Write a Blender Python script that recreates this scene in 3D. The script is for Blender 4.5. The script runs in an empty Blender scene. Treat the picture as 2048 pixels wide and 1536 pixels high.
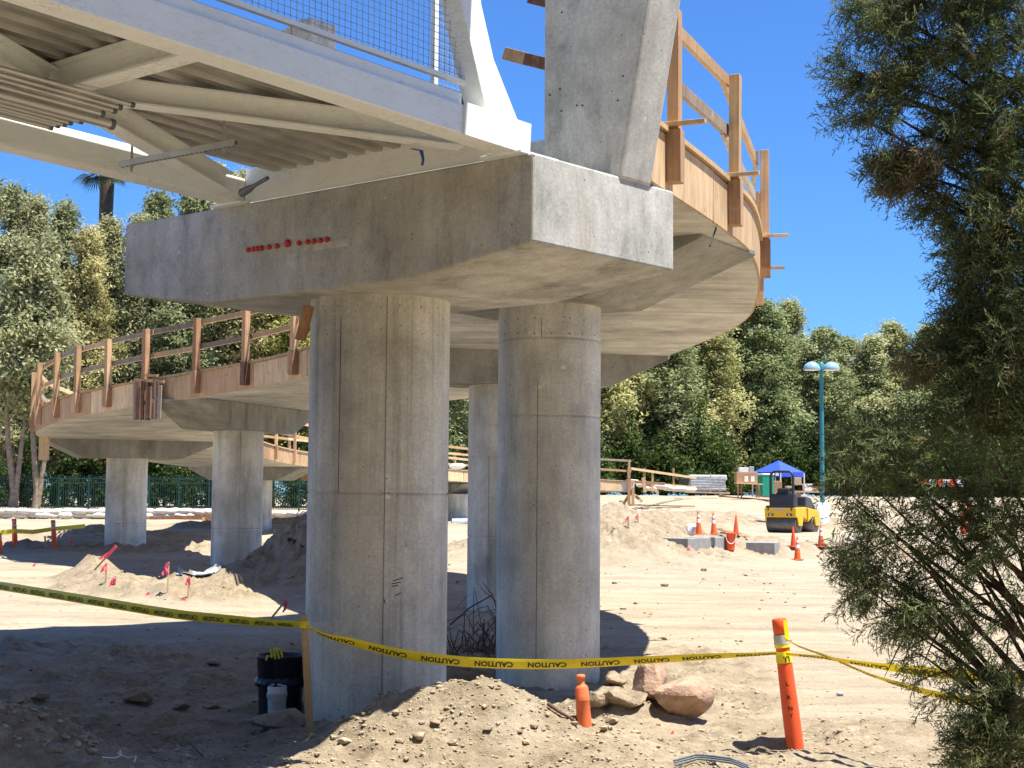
import bpy, bmesh, math, random
import numpy as np
from mathutils import Vector, Matrix, Quaternion
R = random.Random(7)
NR = np.random.default_rng(11)
SC = bpy.context.scene
COL = SC.collection
PI = math.pi

# ------------------------------------------------------------------ camera
F = 3100.0                      # focal length in photograph pixels (2048 wide)
EYE = Vector((0, 0, 1.9))
PITCH = math.atan(232 / F)
ROLL = 0.0075
cd = bpy.data.cameras.new('camera')
cam = bpy.data.objects.new('camera', cd)
COL.objects.link(cam)
cd.sensor_width = 36
cd.lens = 36 * F / 2048
cd.clip_end = 5000
cd.clip_start = 0.05
CM = Matrix.Rotation(PI / 2 + PITCH, 3, 'X') @ Matrix.Rotation(ROLL, 3, 'Z')
cam.matrix_world = Matrix.Translation(EYE) @ CM.to_4x4()
SC.camera = cam

def ray(px, py):
    return (CM @ Vector(((px - 1024) / F, -(py - 768) / F, -1))).normalized()
def at(px, py, Y):
    """world point at depth Y metres in front of the viewpoint"""
    d = ray(px, py)
    return EYE + d * (Y / d.y)
def on_plane(px, py, p, n):
    d = ray(px, py)
    return EYE + d * ((Vector(p) - EYE).dot(n) / d.dot(n))
def proj(p):
    q = CM.transposed() @ (Vector(p) - EYE)
    return (1024 + F * q.x / -q.z, 768 - F * q.y / -q.z)

# ------------------------------------------------------------------ noise / terrain
def _h(xi, yi, s):
    h = (xi.astype(np.int64) * 374761393 + yi.astype(np.int64) * 668265263 + s * 69069 * 7919) & 0xffffffff
    h = ((h ^ (h >> 13)) * 1274126177) & 0xffffffff
    h = (h ^ (h >> 16)) & 0xffffffff
    return h / 4294967295.0
def vn(x, y, s=0):
    xi = np.floor(x); yi = np.floor(y)
    fx = x - xi; fy = y - yi
    fx = fx * fx * (3 - 2 * fx); fy = fy * fy * (3 - 2 * fy)
    a = _h(xi, yi, s); b = _h(xi + 1, yi, s); c = _h(xi, yi + 1, s); d = _h(xi + 1, yi + 1, s)
    return (a + (b - a) * fx) + ((c + (d - c) * fx) - (a + (b - a) * fx)) * fy - .5
def fbm(x, y, s=0, o=4):
    t = 0; a = 1
    for i in range(o):
        t = t + a * vn(x * 2 ** i + 13.7 * i, y * 2 ** i + 7.1 * i, s + i); a *= .5
    return t
def sst(a, b, x):
    t = np.clip((x - a) / (b - a), 0, 1)
    return t * t * (3 - 2 * t)
ZL = ([0, 20, 28, 34, 46, 60, 66, 80, 95, 400], [0, 0, .2, .5, .55, .8, .95, 1.2, 1.35, 1.5])
ZR = ([0, 20, 40, 50, 66, 75, 85, 100, 400], [0, .05, .35, .5, .64, 1.1, 2.05, 2.25, 2.6])
# earth heaps: x, y, height, radius x, radius y, rotation, disturbed
MOUNDS = [
    (-.55, 11.9, .27, .72, .55, .2, 1), (-.1, 11.85, .17, .55, .4, 0, 1), (.35, 11.75, .18, .75, .5, 0, 1), (-.95, 11.75, .16, .5, .4, 0, 1),
    (-3.75, 10.75, .36, .95, .65, -.3, 1), (-3.0, 10.5, .10, .8, .5, 0, 1),
    (1.0, 13.25, .20, .50, .35, .2, 1), (.72, 13.7, .16, .4, .4, 0, 1),
    (2.10, 11.95, .12, .22, .2, 0, 1), (2.6, 12.1, .05, .5, .3, 0, 1),
    (-2.0, 13.6, .10, .5, .18, -.2, 1), (-1.65, 12.75, .07, .3, .2, 0, 1),
    (-3.9, 30.2, .95, 1.3, 1.6, .3, 1), (-5.6, 28.6, .35, 1.2, .8, 0, 1), (-2.9, 29.2, .7, 1.2, 1.4, 0, 1),
    (-8.1, 30.0, .34, .5, .9, .3, 1), (-7.5, 28.4, .30, .6, .9, .3, 1), (-6.8, 27.2, .22, .9, .55, -.3, 1), (-5.9, 26.7, .20, .9, .5, -.2, 1), (-5.0, 26.4, .16, .6, .45, 0, 1),
    (2.0, 40.5, 1.15, 3.0, 2.6, .2, 1), (4.2, 42.0, .35, 3.0, 1.3, .1, 1), (8.2, 43.2, .30, 2.6, 1.0, 0, 1),
    (6.2, 42.6, .15, 1.6, .7, 0, 1), (10.3, 43.5, .22, 1.0, .8, 0, 1),
    (-13.0, 47.5, .35, 3.2, 1.4, .1, 1), (-9.6, 58, .25, 3.5, 1.3, 0, 1), (-6.0, 63, .5, 3.0, 1.5, 0, 1),
    (6.4, 67.5, .75, 2.0, 2.2, 0, 1), (9.0, 71, .5, 2.4, 1.8, 0, 1), (14.5, 69.5, .35, 1.0, 1.2, 0, 1),
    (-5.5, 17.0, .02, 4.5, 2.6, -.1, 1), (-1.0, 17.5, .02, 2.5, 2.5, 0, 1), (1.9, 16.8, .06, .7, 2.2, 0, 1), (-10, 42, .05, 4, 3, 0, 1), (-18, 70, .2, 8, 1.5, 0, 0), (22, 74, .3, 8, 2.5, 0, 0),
]
DIPS = [(-.1, 14.2, -.10, 1.6, .8, 0, 1), (-2.6, 12.5, -.06, 1.2, .7, 0, 1), (-6.0, 29.2, -.15, 1.2, 1.0, 0, 1)]
def heaps(x, y):
    z = np.zeros_like(x); d = np.zeros_like(x)
    for (cx, cy, h, rx, ry, a, k) in MOUNDS + DIPS:
        dx = x - cx; dy = y - cy
        ca, sa = math.cos(a), math.sin(a)
        q = ((dx * ca + dy * sa) / rx) ** 2 + ((-dx * sa + dy * ca) / ry) ** 2
        g = np.exp(-q ** 1.25)
        z = z + h * g
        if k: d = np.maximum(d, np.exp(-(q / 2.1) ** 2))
    return z, d
def terrain(x, y):
    """ground height and how much the soil has been dug over"""
    x = np.asarray(x, float); y = np.asarray(y, float)
    zl = np.interp(y, *ZL); zr = np.interp(y, *ZR)
    b = sst(-5, 5, x)
    z = zl * (1 - b) + zr * b
    m, d = heaps(x, y)
    near = (1 - sst(12.2, 14.0, y + .5 * fbm(x * .9, y * .9, 5, 2))) * .95
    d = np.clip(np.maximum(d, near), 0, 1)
    d = d * np.clip(.75 + .8 * fbm(x * 1.3, y * 1.3, 9, 3), .25, 1)
    z = z + m
    z = z + .07 * fbm(x * .35, y * .5, 1, 3) + .022 * fbm(x * 1.0, y * 4.5, 2, 4)
    amp = np.clip(y / 12.0, .8, 2.2)
    z = z + d * amp * (.10 * fbm(x * 2.6, y * 2.6, 3, 4) + .11 * np.abs(fbm(x * 4.2, y * 4.2, 4, 4)) + .050 * fbm(x * 11, y * 11, 8, 3))
    # wheel ruts across the open ground
    r = np.sin((y - .12 * x) * 2.1 + 2.2 * fbm(x * .08, y * .3, 6, 2))
    z = z + (1 - d) * sst(14, 18, y) * .006 * r
    return z, d
def gz(x, y):
    return float(terrain(np.array([x]), np.array([y]))[0][0])
_T = np.concatenate([np.arange(3, 40, .02), np.arange(40, 400, .1)])
def ground_at(px, py):
    d = ray(px, py)
    xs = EYE.x + d.x * _T; ys = EYE.y + d.y * _T; zs = EYE.z + d.z * _T
    g = terrain(xs, ys)[0]
    k = np.nonzero(zs < g)[0]
    i = k[0] if len(k) else len(_T) - 1
    return Vector((xs[i], ys[i], g[i]))

# ------------------------------------------------------------------ object helpers
BASE = {}
def tag(o, label=None, cat=None, group=None, kind=None):
    if label: o['label'] = label
    if cat: o['category'] = cat
    if group: o['group'] = group
    if kind: o['kind'] = kind
    return o
def thing(name, label, cat, loc=(0, 0, 0), group=None, rotz=0):
    o = bpy.data.objects.new(name, None)
    COL.objects.link(o)
    o.empty_display_size = .2
    o.location = loc
    o.rotation_euler = (0, 0, rotz)
    BASE[o] = Vector(loc)
    return tag(o, label, cat, group)
def children_of(o):
    return [c for c in bpy.data.objects if c.parent == o]
KIDS = {}
def dup(o, loc=None, rot=None, label=None, parent=None):
    c = o.copy()
    COL.objects.link(c)
    if parent is not None:
        c.parent = parent
    if loc is not None: c.location = loc
    if rot is not None: c.rotation_euler = rot
    if label: c['label'] = label
    for ch in KIDS.get(o, []):
        dup(ch, parent=c)
    return c
def link(name, me, m, parent=None, origin=None):
    o = bpy.data.objects.new(name, me)
    COL.objects.link(o)
    if m is not None: me.materials.append(m)
    if parent is not None:
        o.parent = parent
        KIDS.setdefault(parent, []).append(o)
        BASE[o] = BASE[parent]
    else:
        BASE[o] = Vector(origin) if origin is not None else Vector((0, 0, 0))
        o.location = BASE[o]
    return o
def bev(o, w=.006, seg=2):
    md = o.modifiers.new('bevel', 'BEVEL'); md.width = w; md.segments = seg; md.limit_method = 'ANGLE'
    return o

class MB:
    """collects shapes; build() links them as ONE mesh object"""
    def __init__(s): s.v = []; s.f = []; s.sm = []
    def add(s, vs, fs, smooth=False):
        n = len(s.v)
        s.v += [tuple(v) for v in vs]
        s.f += [tuple(i + n for i in f) for f in fs]
        s.sm += [smooth] * len(fs)
        return s
    def box(s, c, size, rz=0, m=None):
        h = [q / 2 for q in size]
        M = m if m is not None else Matrix.Rotation(rz, 3, 'Z')
        c = Vector(c)
        vs = [c + M @ Vector((x * h[0], y * h[1], z * h[2])) for x in (-1, 1) for y in (-1, 1) for z in (-1, 1)]
        return s.add(vs, [(0, 1, 3, 2), (4, 6, 7, 5), (0, 4, 5, 1), (2, 3, 7, 6), (0, 2, 6, 4), (1, 5, 7, 3)])
    def beam(s, a, b, w, h, up=(0, 0, 1)):
        a = Vector(a); b = Vector(b); t = (b - a).normalized(); up = Vector(up)
        x = t.cross(up).normalized(); z = x.cross(t)
        vs = []
        for p in (a, b):
            vs += [p - x * w / 2 - z * h / 2, p + x * w / 2 - z * h / 2, p + x * w / 2 + z * h / 2, p - x * w / 2 + z * h / 2]
        return s.add(vs, [(0, 3, 2, 1), (4, 5, 6, 7), (0, 1, 5, 4), (1, 2, 6, 5), (2, 3, 7, 6), (3, 0, 4, 7)])
    def ibeam(s, a, b, w, h, tf=.012, tw=.01, up=(0, 0, 1)):
        a = Vector(a); b = Vector(b); t = (b - a).normalized(); up = Vector(up)
        x = t.cross(up).normalized(); z = x.cross(t)
        pr = [(-w / 2, -h / 2), (w / 2, -h / 2), (w / 2, -h / 2 + tf), (tw / 2, -h / 2 + tf), (tw / 2, h / 2 - tf), (w / 2, h / 2 - tf),
              (w / 2, h / 2), (-w / 2, h / 2), (-w / 2, h / 2 - tf), (-tw / 2, h / 2 - tf), (-tw / 2, -h / 2 + tf), (-w / 2, -h / 2 + tf)]
        n = len(pr)
        vs = [p + x * q[0] + z * q[1] for p in (a, b) for q in pr]
        fs = [(i, (i + 1) % n, (i + 1) % n + n, i + n) for i in range(n)]
        fs += [(0, 11, 2, 1), (11, 10, 3, 2), (10, 9, 4, 3), (9, 8, 5, 4), (8, 7, 6, 5)]
        fs += [tuple(i + n for i in reversed(f)) for f in fs[-5:]]
        return s.add(vs, fs)
    def tube(s, pts, r, n=10, cap=True, smooth=True):
        pts = [Vector(p) for p in pts]; k = len(pts)
        rr = r if isinstance(r, (list, tuple)) else [r] * k
        vs = []; prev = None
        for i, p in enumerate(pts):
            t = (pts[min(i + 1, k - 1)] - pts[max(i - 1, 0)]).normalized()
            if prev is None:
                a = Vector((0, 0, 1)) if abs(t.z) < .9 else Vector((1, 0, 0))
                x = t.cross(a).normalized()
            else:
                x = (prev - t * prev.dot(t)).normalized()
            prev = x; y = t.cross(x)
            for j in range(n):
                an = 2 * PI * j / n
                vs.append(p + (x * math.cos(an) + y * math.sin(an)) * rr[i])
        fs = [(i * n + j, i * n + (j + 1) % n, (i + 1) * n + (j + 1) % n, (i + 1) * n + j) for i in range(k - 1) for j in range(n)]
        s.add(vs, fs, smooth)
        if cap:
            s.add(vs[:n], [tuple(range(n - 1, -1, -1))]); s.add(vs[-n:], [tuple(range(n))])
        return s
    def lathe(s, prof, c=(0, 0, 0), n=32, smooth=True, m=None, cap=True):
        c = Vector(c); vs = []
        for (r, z) in prof:
            for j in range(n):
                a = 2 * PI * j / n
                v = Vector((r * math.cos(a), r * math.sin(a), z))
                vs.append(c + (m @ v if m is not None else v))
        k = len(prof)
        fs = [(i * n + j, i * n + (j + 1) % n, (i + 1) * n + (j + 1) % n, (i + 1) * n + j) for i in range(k - 1) for j in range(n)]
        s.add(vs, fs, smooth)
        if cap:
            s.add(vs[:n], [tuple(range(n - 1, -1, -1))]); s.add(vs[-n:], [tuple(range(n))])
        return s
    def prism(s, poly, vec):
        """closed solid from a planar polygon swept along vec"""
        n = len(poly); vec = Vector(vec)
        vs = [Vector(p) for p in poly] + [Vector(p) + vec for p in poly]
        fs = [tuple(range(n - 1, -1, -1)), tuple(range(n, 2 * n))] + [(i, (i + 1) % n, (i + 1) % n + n, i + n) for i in range(n)]
        return s.add(vs, fs)
    def rock(s, c, r, seed, sub=2, sq=(1, 1, .7), rough=.35, m=None):
        bm = bmesh.new(); bmesh.ops.create_icosphere(bm, subdivisions=sub, radius=1)
        rr = random.Random(seed); ax = [(Vector((rr.gauss(0, 1), rr.gauss(0, 1), rr.gauss(0, 1))).normalized(), rr.uniform(.62, .98)) for _ in range(11)]
        c = Vector(c); vs = []
        for v in bm.verts:
            d = v.co.normalized(); k = 1.15
            for (a, lim) in ax:
                q = d.dot(a)
                if q > 0: k = min(k, lim / q)
            k *= 1 + rough * .25 * (rr.random() - .5)
            q = Vector((d.x * sq[0], d.y * sq[1], d.z * sq[2])) * (k * r)
            vs.append(c + (m @ q if m is not None else q))
        fs = [tuple(v.index for v in f.verts) for f in bm.faces]
        bm.free()
        return s.add(vs, fs)
    def mesh(s, name, off=(0, 0, 0)):
        me = bpy.data.meshes.new(name)
        o = Vector(off)
        me.from_pydata([(v[0] - o.x, v[1] - o.y, v[2] - o.z) for v in s.v], [], s.f)
        me.polygons.foreach_set('use_smooth', s.sm)
        me.update()
        bm = bmesh.new(); bm.from_mesh(me); bmesh.ops.recalc_face_normals(bm, faces=bm.faces); bm.to_mesh(me); bm.free()
        return me
    def build(s, name, m, parent=None, origin=None, bevel=0):
        off = BASE[parent] if parent is not None else (origin if origin is not None else (0, 0, 0))
        o = link(name, s.mesh(name, off), m, parent, origin)
        if bevel: bev(o, bevel)
        return o

def quads_mesh(name, V, tint=None):
    """V: (n,4,3) array of quads -> mesh with an optional per-leaf colour value"""
    n = len(V)
    me = bpy.data.meshes.new(name)
    me.vertices.add(n * 4); me.loops.add(n * 4); me.polygons.add(n)
    me.vertices.foreach_set('co', np.ascontiguousarray(V, dtype=np.float32).ravel())
    me.loops.foreach_set('vertex_index', np.arange(n * 4, dtype=np.int32))
    me.polygons.foreach_set('loop_start', np.arange(0, n * 4, 4, dtype=np.int32))
    me.update(calc_edges=True)
    if tint is not None:
        a = me.attributes.new('tint', 'FLOAT', 'FACE')
        a.data.foreach_set('value', np.asarray(tint, dtype=np.float32))
    me.validate()
    return me
# ------------------------------------------------------------------ materials
class NT:
    def __init__(s, name):
        s.m = bpy.data.materials.new(name); s.m.use_nodes = True
        s.t = s.m.node_tree; s.n = s.t.nodes; s.b = s.n['Principled BSDF']
    def new(s, typ, **kw):
        x = s.n.new(typ)
        for k, v in kw.items():
            if k in x.inputs.keys(): x.inputs[k].default_value = v
            else: setattr(x, k, v)
        return x
    def l(s, a, b): s.t.links.new(a, b)
    def coord(s, scale=(1, 1, 1), kind='Object', rot=(0, 0, 0)):
        c = s.new('ShaderNodeTexCoord'); mp = s.new('ShaderNodeMapping')
        mp.inputs['Scale'].default_value = scale; mp.inputs['Rotation'].default_value = rot
        s.l(c.outputs[kind], mp.inputs['Vector']); return mp.outputs['Vector']
    def geo(s, scale=(1, 1, 1), rot=(0, 0, 0)):
        c = s.new('ShaderNodeNewGeometry'); mp = s.new('ShaderNodeMapping')
        mp.inputs['Scale'].default_value = scale; mp.inputs['Rotation'].default_value = rot
        s.l(c.outputs['Position'], mp.inputs['Vector']); return mp.outputs['Vector']
    def noise(s, vec, scale, detail=5, rough=.6):
        x = s.new('ShaderNodeTexNoise'); x.inputs['Scale'].default_value = scale
        x.inputs['Detail'].default_value = detail; x.inputs['Roughness'].default_value = rough
        s.l(vec, x.inputs['Vector']); return x.outputs['Fac']
    def ramp(s, fac, stops):
        r = s.new('ShaderNodeValToRGB'); e = r.color_ramp.elements
        while len(e) < len(stops): e.new(.5)
        for i, (p, c) in enumerate(stops):
            e[i].position = p; e[i].color = (*c, 1) if len(c) == 3 else c
        s.l(fac, r.inputs['Fac']); return r.outputs['Color']
    def mix(s, fac, a, b, mode='MIX'):
        x = s.new('ShaderNodeMix'); x.data_type = 'RGBA'; x.blend_type = mode
        for sock, v in ((x.inputs[0], fac), (x.inputs[6], a), (x.inputs[7], b)):
            if isinstance(v, (int, float)): sock.default_value = v
            elif isinstance(v, tuple): sock.default_value = (*v, 1)
            else: s.l(v, sock)
        return x.outputs[2]
    def math(s, op, a, b=None):
        x = s.new('ShaderNodeMath'); x.operation = op
        for i, v in enumerate((a, b)):
            if v is None: continue
            if isinstance(v, (int, float)): x.inputs[i].default_value = v
            else: s.l(v, x.inputs[i])
        return x.outputs[0]
    def col(s, c): s.l(c, s.b.inputs['Base Color'])
    def bump(s, h, strength=.3, dist=.02):
        b = s.new('ShaderNodeBump'); b.inputs['Strength'].default_value = strength; b.inputs['Distance'].default_value = dist
        s.l(h, b.inputs['Height']); s.l(b.outputs['Normal'], s.b.inputs['Normal'])
    def set(s, rough=.8, metal=0, spec=.5):
        s.b.inputs['Roughness'].default_value = rough; s.b.inputs['Metallic'].default_value = metal
        s.b.inputs['Specular IOR Level'].default_value = spec
        return s.m

def gray(v): return (v, v, v)
def plain(name, c, rough=.6, metal=0, var=.18, scale=8, spec=.4, dirt=None, bump=.08):
    t = NT(name); v = t.geo()
    n = t.noise(v, scale, 5)
    a = tuple(x * (1 - var) for x in c); b = tuple(min(1, x * (1 + var)) for x in c)
    k = t.ramp(n, [(.3, a), (.7, b)])
    if dirt:
        n2 = t.noise(t.geo((1, 1, .6)), 3.1, 6, .7)
        k = t.mix(t.ramp(n2, [(.48, gray(0)), (.72, gray(.75))]), k, dirt)
    t.col(k); t.bump(n, bump, .01 if bump < .3 else .04)
    return t.set(rough, metal, spec)

def concrete(name, base, streak=(9, 9, .35), kind='column', warm=(1.08, .99, .82)):
    t = NT(name)
    c0 = tuple(base * q for q in warm)
    v = t.geo(); 
    big = t.noise(t.geo((1, 1, .8)), 1.1, 5, .62)
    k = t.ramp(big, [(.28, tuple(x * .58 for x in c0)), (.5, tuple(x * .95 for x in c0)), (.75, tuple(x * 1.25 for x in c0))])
    st = t.noise(t.geo(streak), 1.0, 6, .7)
    k = t.mix(.85, k, t.ramp(st, [(.3, gray(.52)), (.45, gray(.88)), (.56, gray(1)), (.72, gray(1.16))]), 'MULTIPLY')
    md = t.noise(t.geo((1, 1, .9), (.3, .2, 0)), 4.2, 7, .74)
    k = t.mix(.65 if kind == 'cap' else .38, k, t.ramp(md, [(.34, gray(.62)), (.47, gray(.94)), (.56, gray(1.02)), (.70, gray(1.30))]), 'MULTIPLY')
    fine = t.noise(v, 42, 4, .7)
    k = t.mix(.7, k, t.ramp(fine, [(.3, gray(.70)), (.7, gray(1.16))]), 'MULTIPLY')
    # warm water stains
    sn = t.noise(t.geo((2.2, 2.2, .5)), .8, 5, .6)
    k = t.mix(t.ramp(sn, [(.52, gray(0)), (.72, gray(.40))]), k, (base * .72, base * .60, base * .42))
    # air holes left in the face
    vo = t.new('ShaderNodeTexVoronoi'); vo.inputs['Scale'].default_value = 13 if kind != 'soffit' else 6
    t.l(v, vo.inputs['Vector'])
    sel = t.new('ShaderNodeSeparateColor'); t.l(vo.outputs['Color'], sel.inputs[0])
    hole = t.math('MULTIPLY', t.math('LESS_THAN', vo.outputs['Distance'], .10), t.math('GREATER_THAN', sel.outputs[0], .82))
    k = t.mix(t.math('MULTIPLY', hole, .75), k, (.05, .045, .04))
    # light patched spots
    v2 = t.new('ShaderNodeTexVoronoi'); v2.inputs['Scale'].default_value = 2.1; t.l(t.geo((1, 1, 1.3)), v2.inputs['Vector'])
    k = t.mix(t.math('MULTIPLY', t.math('LESS_THAN', v2.outputs['Distance'], .055), .35), k, (base * 1.6, base * 1.55, base * 1.45))
    t.col(k)
    h = t.math('SUBTRACT', t.math('ADD', t.math('MULTIPLY', st, .6), t.math('MULTIPLY', fine, .4)), t.math('MULTIPLY', hole, 1.0))
    t.bump(h, .35, .012)
    return t.set(.85, 0, .3)

def wood(name, c, dark=.6, grain=(30, 30, 1.2), var=.25):
    t = NT(name)
    oi = t.new('ShaderNodeObjectInfo')
    g = t.noise(t.geo(grain), 1, 5, .65)
    k = t.ramp(g, [(.25, tuple(x * dark for x in c)), (.55, c), (.8, tuple(min(1, x * 1.2) for x in c))])
    b = t.noise(t.geo(), 1.7, 4)
    k = t.mix(.7, k, t.ramp(b, [(.3, gray(.75)), (.7, gray(1.15))]), 'MULTIPLY')
    k = t.mix(1.0, k, t.ramp(oi.outputs['Random'], [(0, (1 - var * 1.3, 1 - var * 1.7, 1 - var * 2.0)), (1, (1 + var * .6, 1 + var * .55, 1 + var * .5))]), 'MULTIPLY')
    # knots
    vo = t.new('ShaderNodeTexVoronoi'); vo.inputs['Scale'].default_value = 3.3; t.l(t.geo((1, 1, .7)), vo.inputs['Vector'])
    k = t.mix(t.math('MULTIPLY', t.math('LESS_THAN', vo.outputs['Distance'], .06), .6), k, tuple(x * .3 for x in c))
    sm = t.noise(t.geo((1, 1, 1.5), (.2, .1, .4)), 6, 6, .7)
    k = t.mix(t.ramp(sm, [(.56, gray(0)), (.68, gray(.5))]), k, (.44, .40, .34))
    t.col(k); t.bump(g, .2, .004)
    return t.set(.75, 0, .3)

def leaf(name, cols, trans=.35, rough=.5):
    t = NT(name)
    a = t.new('ShaderNodeAttribute'); a.attribute_name = 'tint'
    oi = t.new('ShaderNodeObjectInfo')
    k = t.ramp(a.outputs['Fac'], [(i / (len(cols) - 1), c) for i, c in enumerate(cols)])
    k = t.mix(1.0, k, t.ramp(oi.outputs['Random'], [(0, (.78, .86, .8)), (.5, (1, 1, 1)), (1, (1.22, 1.12, .95))]), 'MULTIPLY')
    t.col(k)
    m = t.set(rough, 0, .15)
    tr = t.new('ShaderNodeBsdfTranslucent'); t.l(k, tr.inputs['Color'])
    mx = t.new('ShaderNodeMixShader'); mx.inputs[0].default_value = trans
    t.l(t.b.outputs[0], mx.inputs[1]); t.l(tr.outputs[0], mx.inputs[2])
    t.l(mx.outputs[0], t.n['Material Output'].inputs['Surface'])
    return m

def ground_mat():
    t = NT('dry_soil')
    a = t.new('ShaderNodeAttribute'); a.attribute_name = 'dug'
    v = t.geo()
    n1 = t.noise(t.geo((.35, 1.1, 1)), 1.0, 6, .65)
    sand = t.ramp(n1, [(.25, (.30, .243, .168)), (.5, (.395, .33, .24)), (.75, (.485, .412, .31))])
    n2 = t.noise(v, 3.2, 7, .72)
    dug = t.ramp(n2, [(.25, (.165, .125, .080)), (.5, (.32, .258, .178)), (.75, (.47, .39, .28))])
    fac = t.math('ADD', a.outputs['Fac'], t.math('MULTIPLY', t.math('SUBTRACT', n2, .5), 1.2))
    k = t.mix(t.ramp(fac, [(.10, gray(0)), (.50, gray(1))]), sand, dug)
    # drag lines and tyre smears along the haul road
    n3 = t.noise(t.geo((.5, 7, 1), (0, 0, .05)), 1.0, 5, .7)
    k = t.mix(.32, k, t.ramp(n3, [(.33, gray(.62)), (.5, gray(1)), (.7, gray(1.08))]), 'MULTIPLY')
    n5 = t.noise(t.geo((2.2, 5, 1), (0, 0, -.12)), 1.0, 7, .78)
    k = t.mix(.55, k, t.ramp(n5, [(.36, gray(.60)), (.46, gray(.97)), (.6, gray(1.04))]), 'MULTIPLY')
    n4 = t.noise(v, 26, 5, .75)
    k = t.mix(.8, k, t.ramp(n4, [(.3, gray(.72)), (.7, gray(1.15))]), 'MULTIPLY')
    # tyre tracks with tread bars, pressed by the site machines
    sx = t.new('ShaderNodeSeparateXYZ'); t.l(t.geo(), sx.inputs[0])
    X_, Y_ = sx.outputs[0], sx.outputs[1]
    wob = t.math('MULTIPLY', t.math('SINE', t.math('MULTIPLY', X_, .17)), .8)
    P_ = t.math('ADD', t.math('SUBTRACT', Y_, t.math('MULTIPLY', X_, .11)), wob)
    trk = None
    for c_ in (17.6, 19.4, 22.3, 24.2, 27.0, 30.4, 32.3, 36.5, 46.5, 48.4):
        d_ = t.math('ABSOLUTE', t.math('SUBTRACT', P_, c_))
        m_ = t.math('LESS_THAN', d_, .21)
        trk = m_ if trk is None else t.math('MAXIMUM', trk, m_)
    bars = t.math('SINE', t.math('ADD', t.math('MULTIPLY', X_, 30.0), t.math('MULTIPLY', P_, 16.0)))
    brk = t.ramp(t.noise(t.geo((.5, 1.5, 1)), 1.0, 5, .7), [(.44, gray(0)), (.58, gray(1))])
    tr_f = t.math('MULTIPLY', t.math('MULTIPLY', trk, brk), t.math('SUBTRACT', 1.0, a.outputs['Fac']))
    tread = t.math('MULTIPLY', tr_f, t.math('GREATER_THAN', bars, .1))
    k = t.mix(t.math('MULTIPLY', tread, .30), k, (.22, .165, .11))
    k = t.mix(t.math('MULTIPLY', tr_f, .14), k, (.25, .19, .13))
    # dark crumbs
    vo = t.new('ShaderNodeTexVoronoi'); vo.inputs['Scale'].default_value = 7; t.l(t.geo((1, 1, 1)), vo.inputs['Vector'])
    sp = t.new('ShaderNodeSeparateColor'); t.l(vo.outputs['Color'], sp.inputs[0])
    cr = t.math('MULTIPLY', t.math('LESS_THAN', vo.outputs['Distance'], .17), t.math('GREATER_THAN', sp.outputs[0], .86))
    k = t.mix(t.math('MULTIPLY', cr, .65), k, (.11, .08, .055))
    t.col(k)
    h = t.math('SUBTRACT', t.math('ADD', t.math('MULTIPLY', n4, .5), t.math('MULTIPLY', n2, .8)), t.math('MULTIPLY', tread, .35))
    t.bump(h, .9, .06)
    return t.set(.95, 0, .15)

def steel_paint():
    t = NT('off_white_paint')
    v = t.geo()
    n = t.noise(v, 2.0, 5)
    k = t.ramp(n, [(.3, (.79, .82, .79)), (.7, (.86, .885, .855))])
    # grey rub marks
    w = t.noise(t.geo((1, 1, 3)), 2.4, 6, .75)
    k = t.mix(t.ramp(w, [(.490, gray(0)), (.503, gray(.4)), (.516, gray(0))]), k, (.50, .50, .53))
    w2 = t.noise(t.geo((1, 1, 6)), 5.4, 5, .75)
    k = t.mix(t.math('MULTIPLY', t.ramp(w2, [(.487, gray(0)), (.50, gray(.7)), (.513, gray(0))]), t.ramp(t.noise(v, 1.3, 3), [(.5, gray(0)), (.6, gray(1))])), k, (.25, .25, .29))
    n2 = t.noise(v, 5, 4)
    k = t.mix(t.ramp(n2, [(.68, gray(0)), (.74, gray(.5))]), k, (.50, .44, .34))
    t.col(k); return t.set(.42, 0, .4)

M = {}
M['ground'] = ground_mat()
M['col_a'] = concrete('concrete_column_face', .71, (7, 7, .16), 'column', (1.03, .99, .86))
M['col_b'] = concrete('concrete_column_mottled', .70, (4, 4, .5), 'column', (1.03, .99, .86))
M['pier_cap_shaded'] = concrete('concrete_pier_cap_shaded', .36, (3, 3, .6), 'soffit', (1.02, .99, .88))  # same concrete, base darkened to paint in the shade under the deck
M['cap'] = concrete('concrete_cap_face', .54, (3, 3, .6), 'cap', (1.01, .995, .92))
M['soffit'] = concrete('concrete_soffit', .66, (.28, 5, 8), 'soffit', (1.02, .99, .89))
M['pylon'] = concrete('concrete_pylon', .60, (2.5, 2.5, .5), 'cap', (1.02, .99, .89))
M['grout'] = plain('pale_grout', (.50, .48, .43), .95, 0, .3, 9)
M['footing'] = plain('concrete_footing', (.27, .265, .25), .9, 0, .2, 6)
M['seam'] = plain('concrete_seam', (.15, .135, .115), .9, 0, .5, 5)
M['steel'] = steel_paint()
M['decking'] = plain('galvanised_deck', (.50, .48, .44), .38, .75, .25, 3)
M['conduit'] = plain('galvanised_pipe', (.50, .49, .46), .4, .6, .15, 4)
M['pipe_cap'] = plain('dark_pipe_end', (.10, .11, .14), .5)
M['mesh'] = plain('mesh_wire', (.42, .42, .42), .5, .3)
M['bolt'] = plain('galvanised_bolt', (.45, .46, .46), .45, .6)
M['lumber'] = wood('pale_lumber', (.60, .42, .235))
M['lumber_red'] = wood('reddish_lumber', (.55, .345, .195))
M['plywood'] = wood('plywood', (.68, .50, .30), .62, (14, 14, 2.5), .30)
M['old_board'] = wood('weathered_board', (.25, .15, .10), .45, (22, 22, 1.2), .4)
M['grey_board'] = wood('grey_weathered_wood', (.36, .30, .24), .6)
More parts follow.
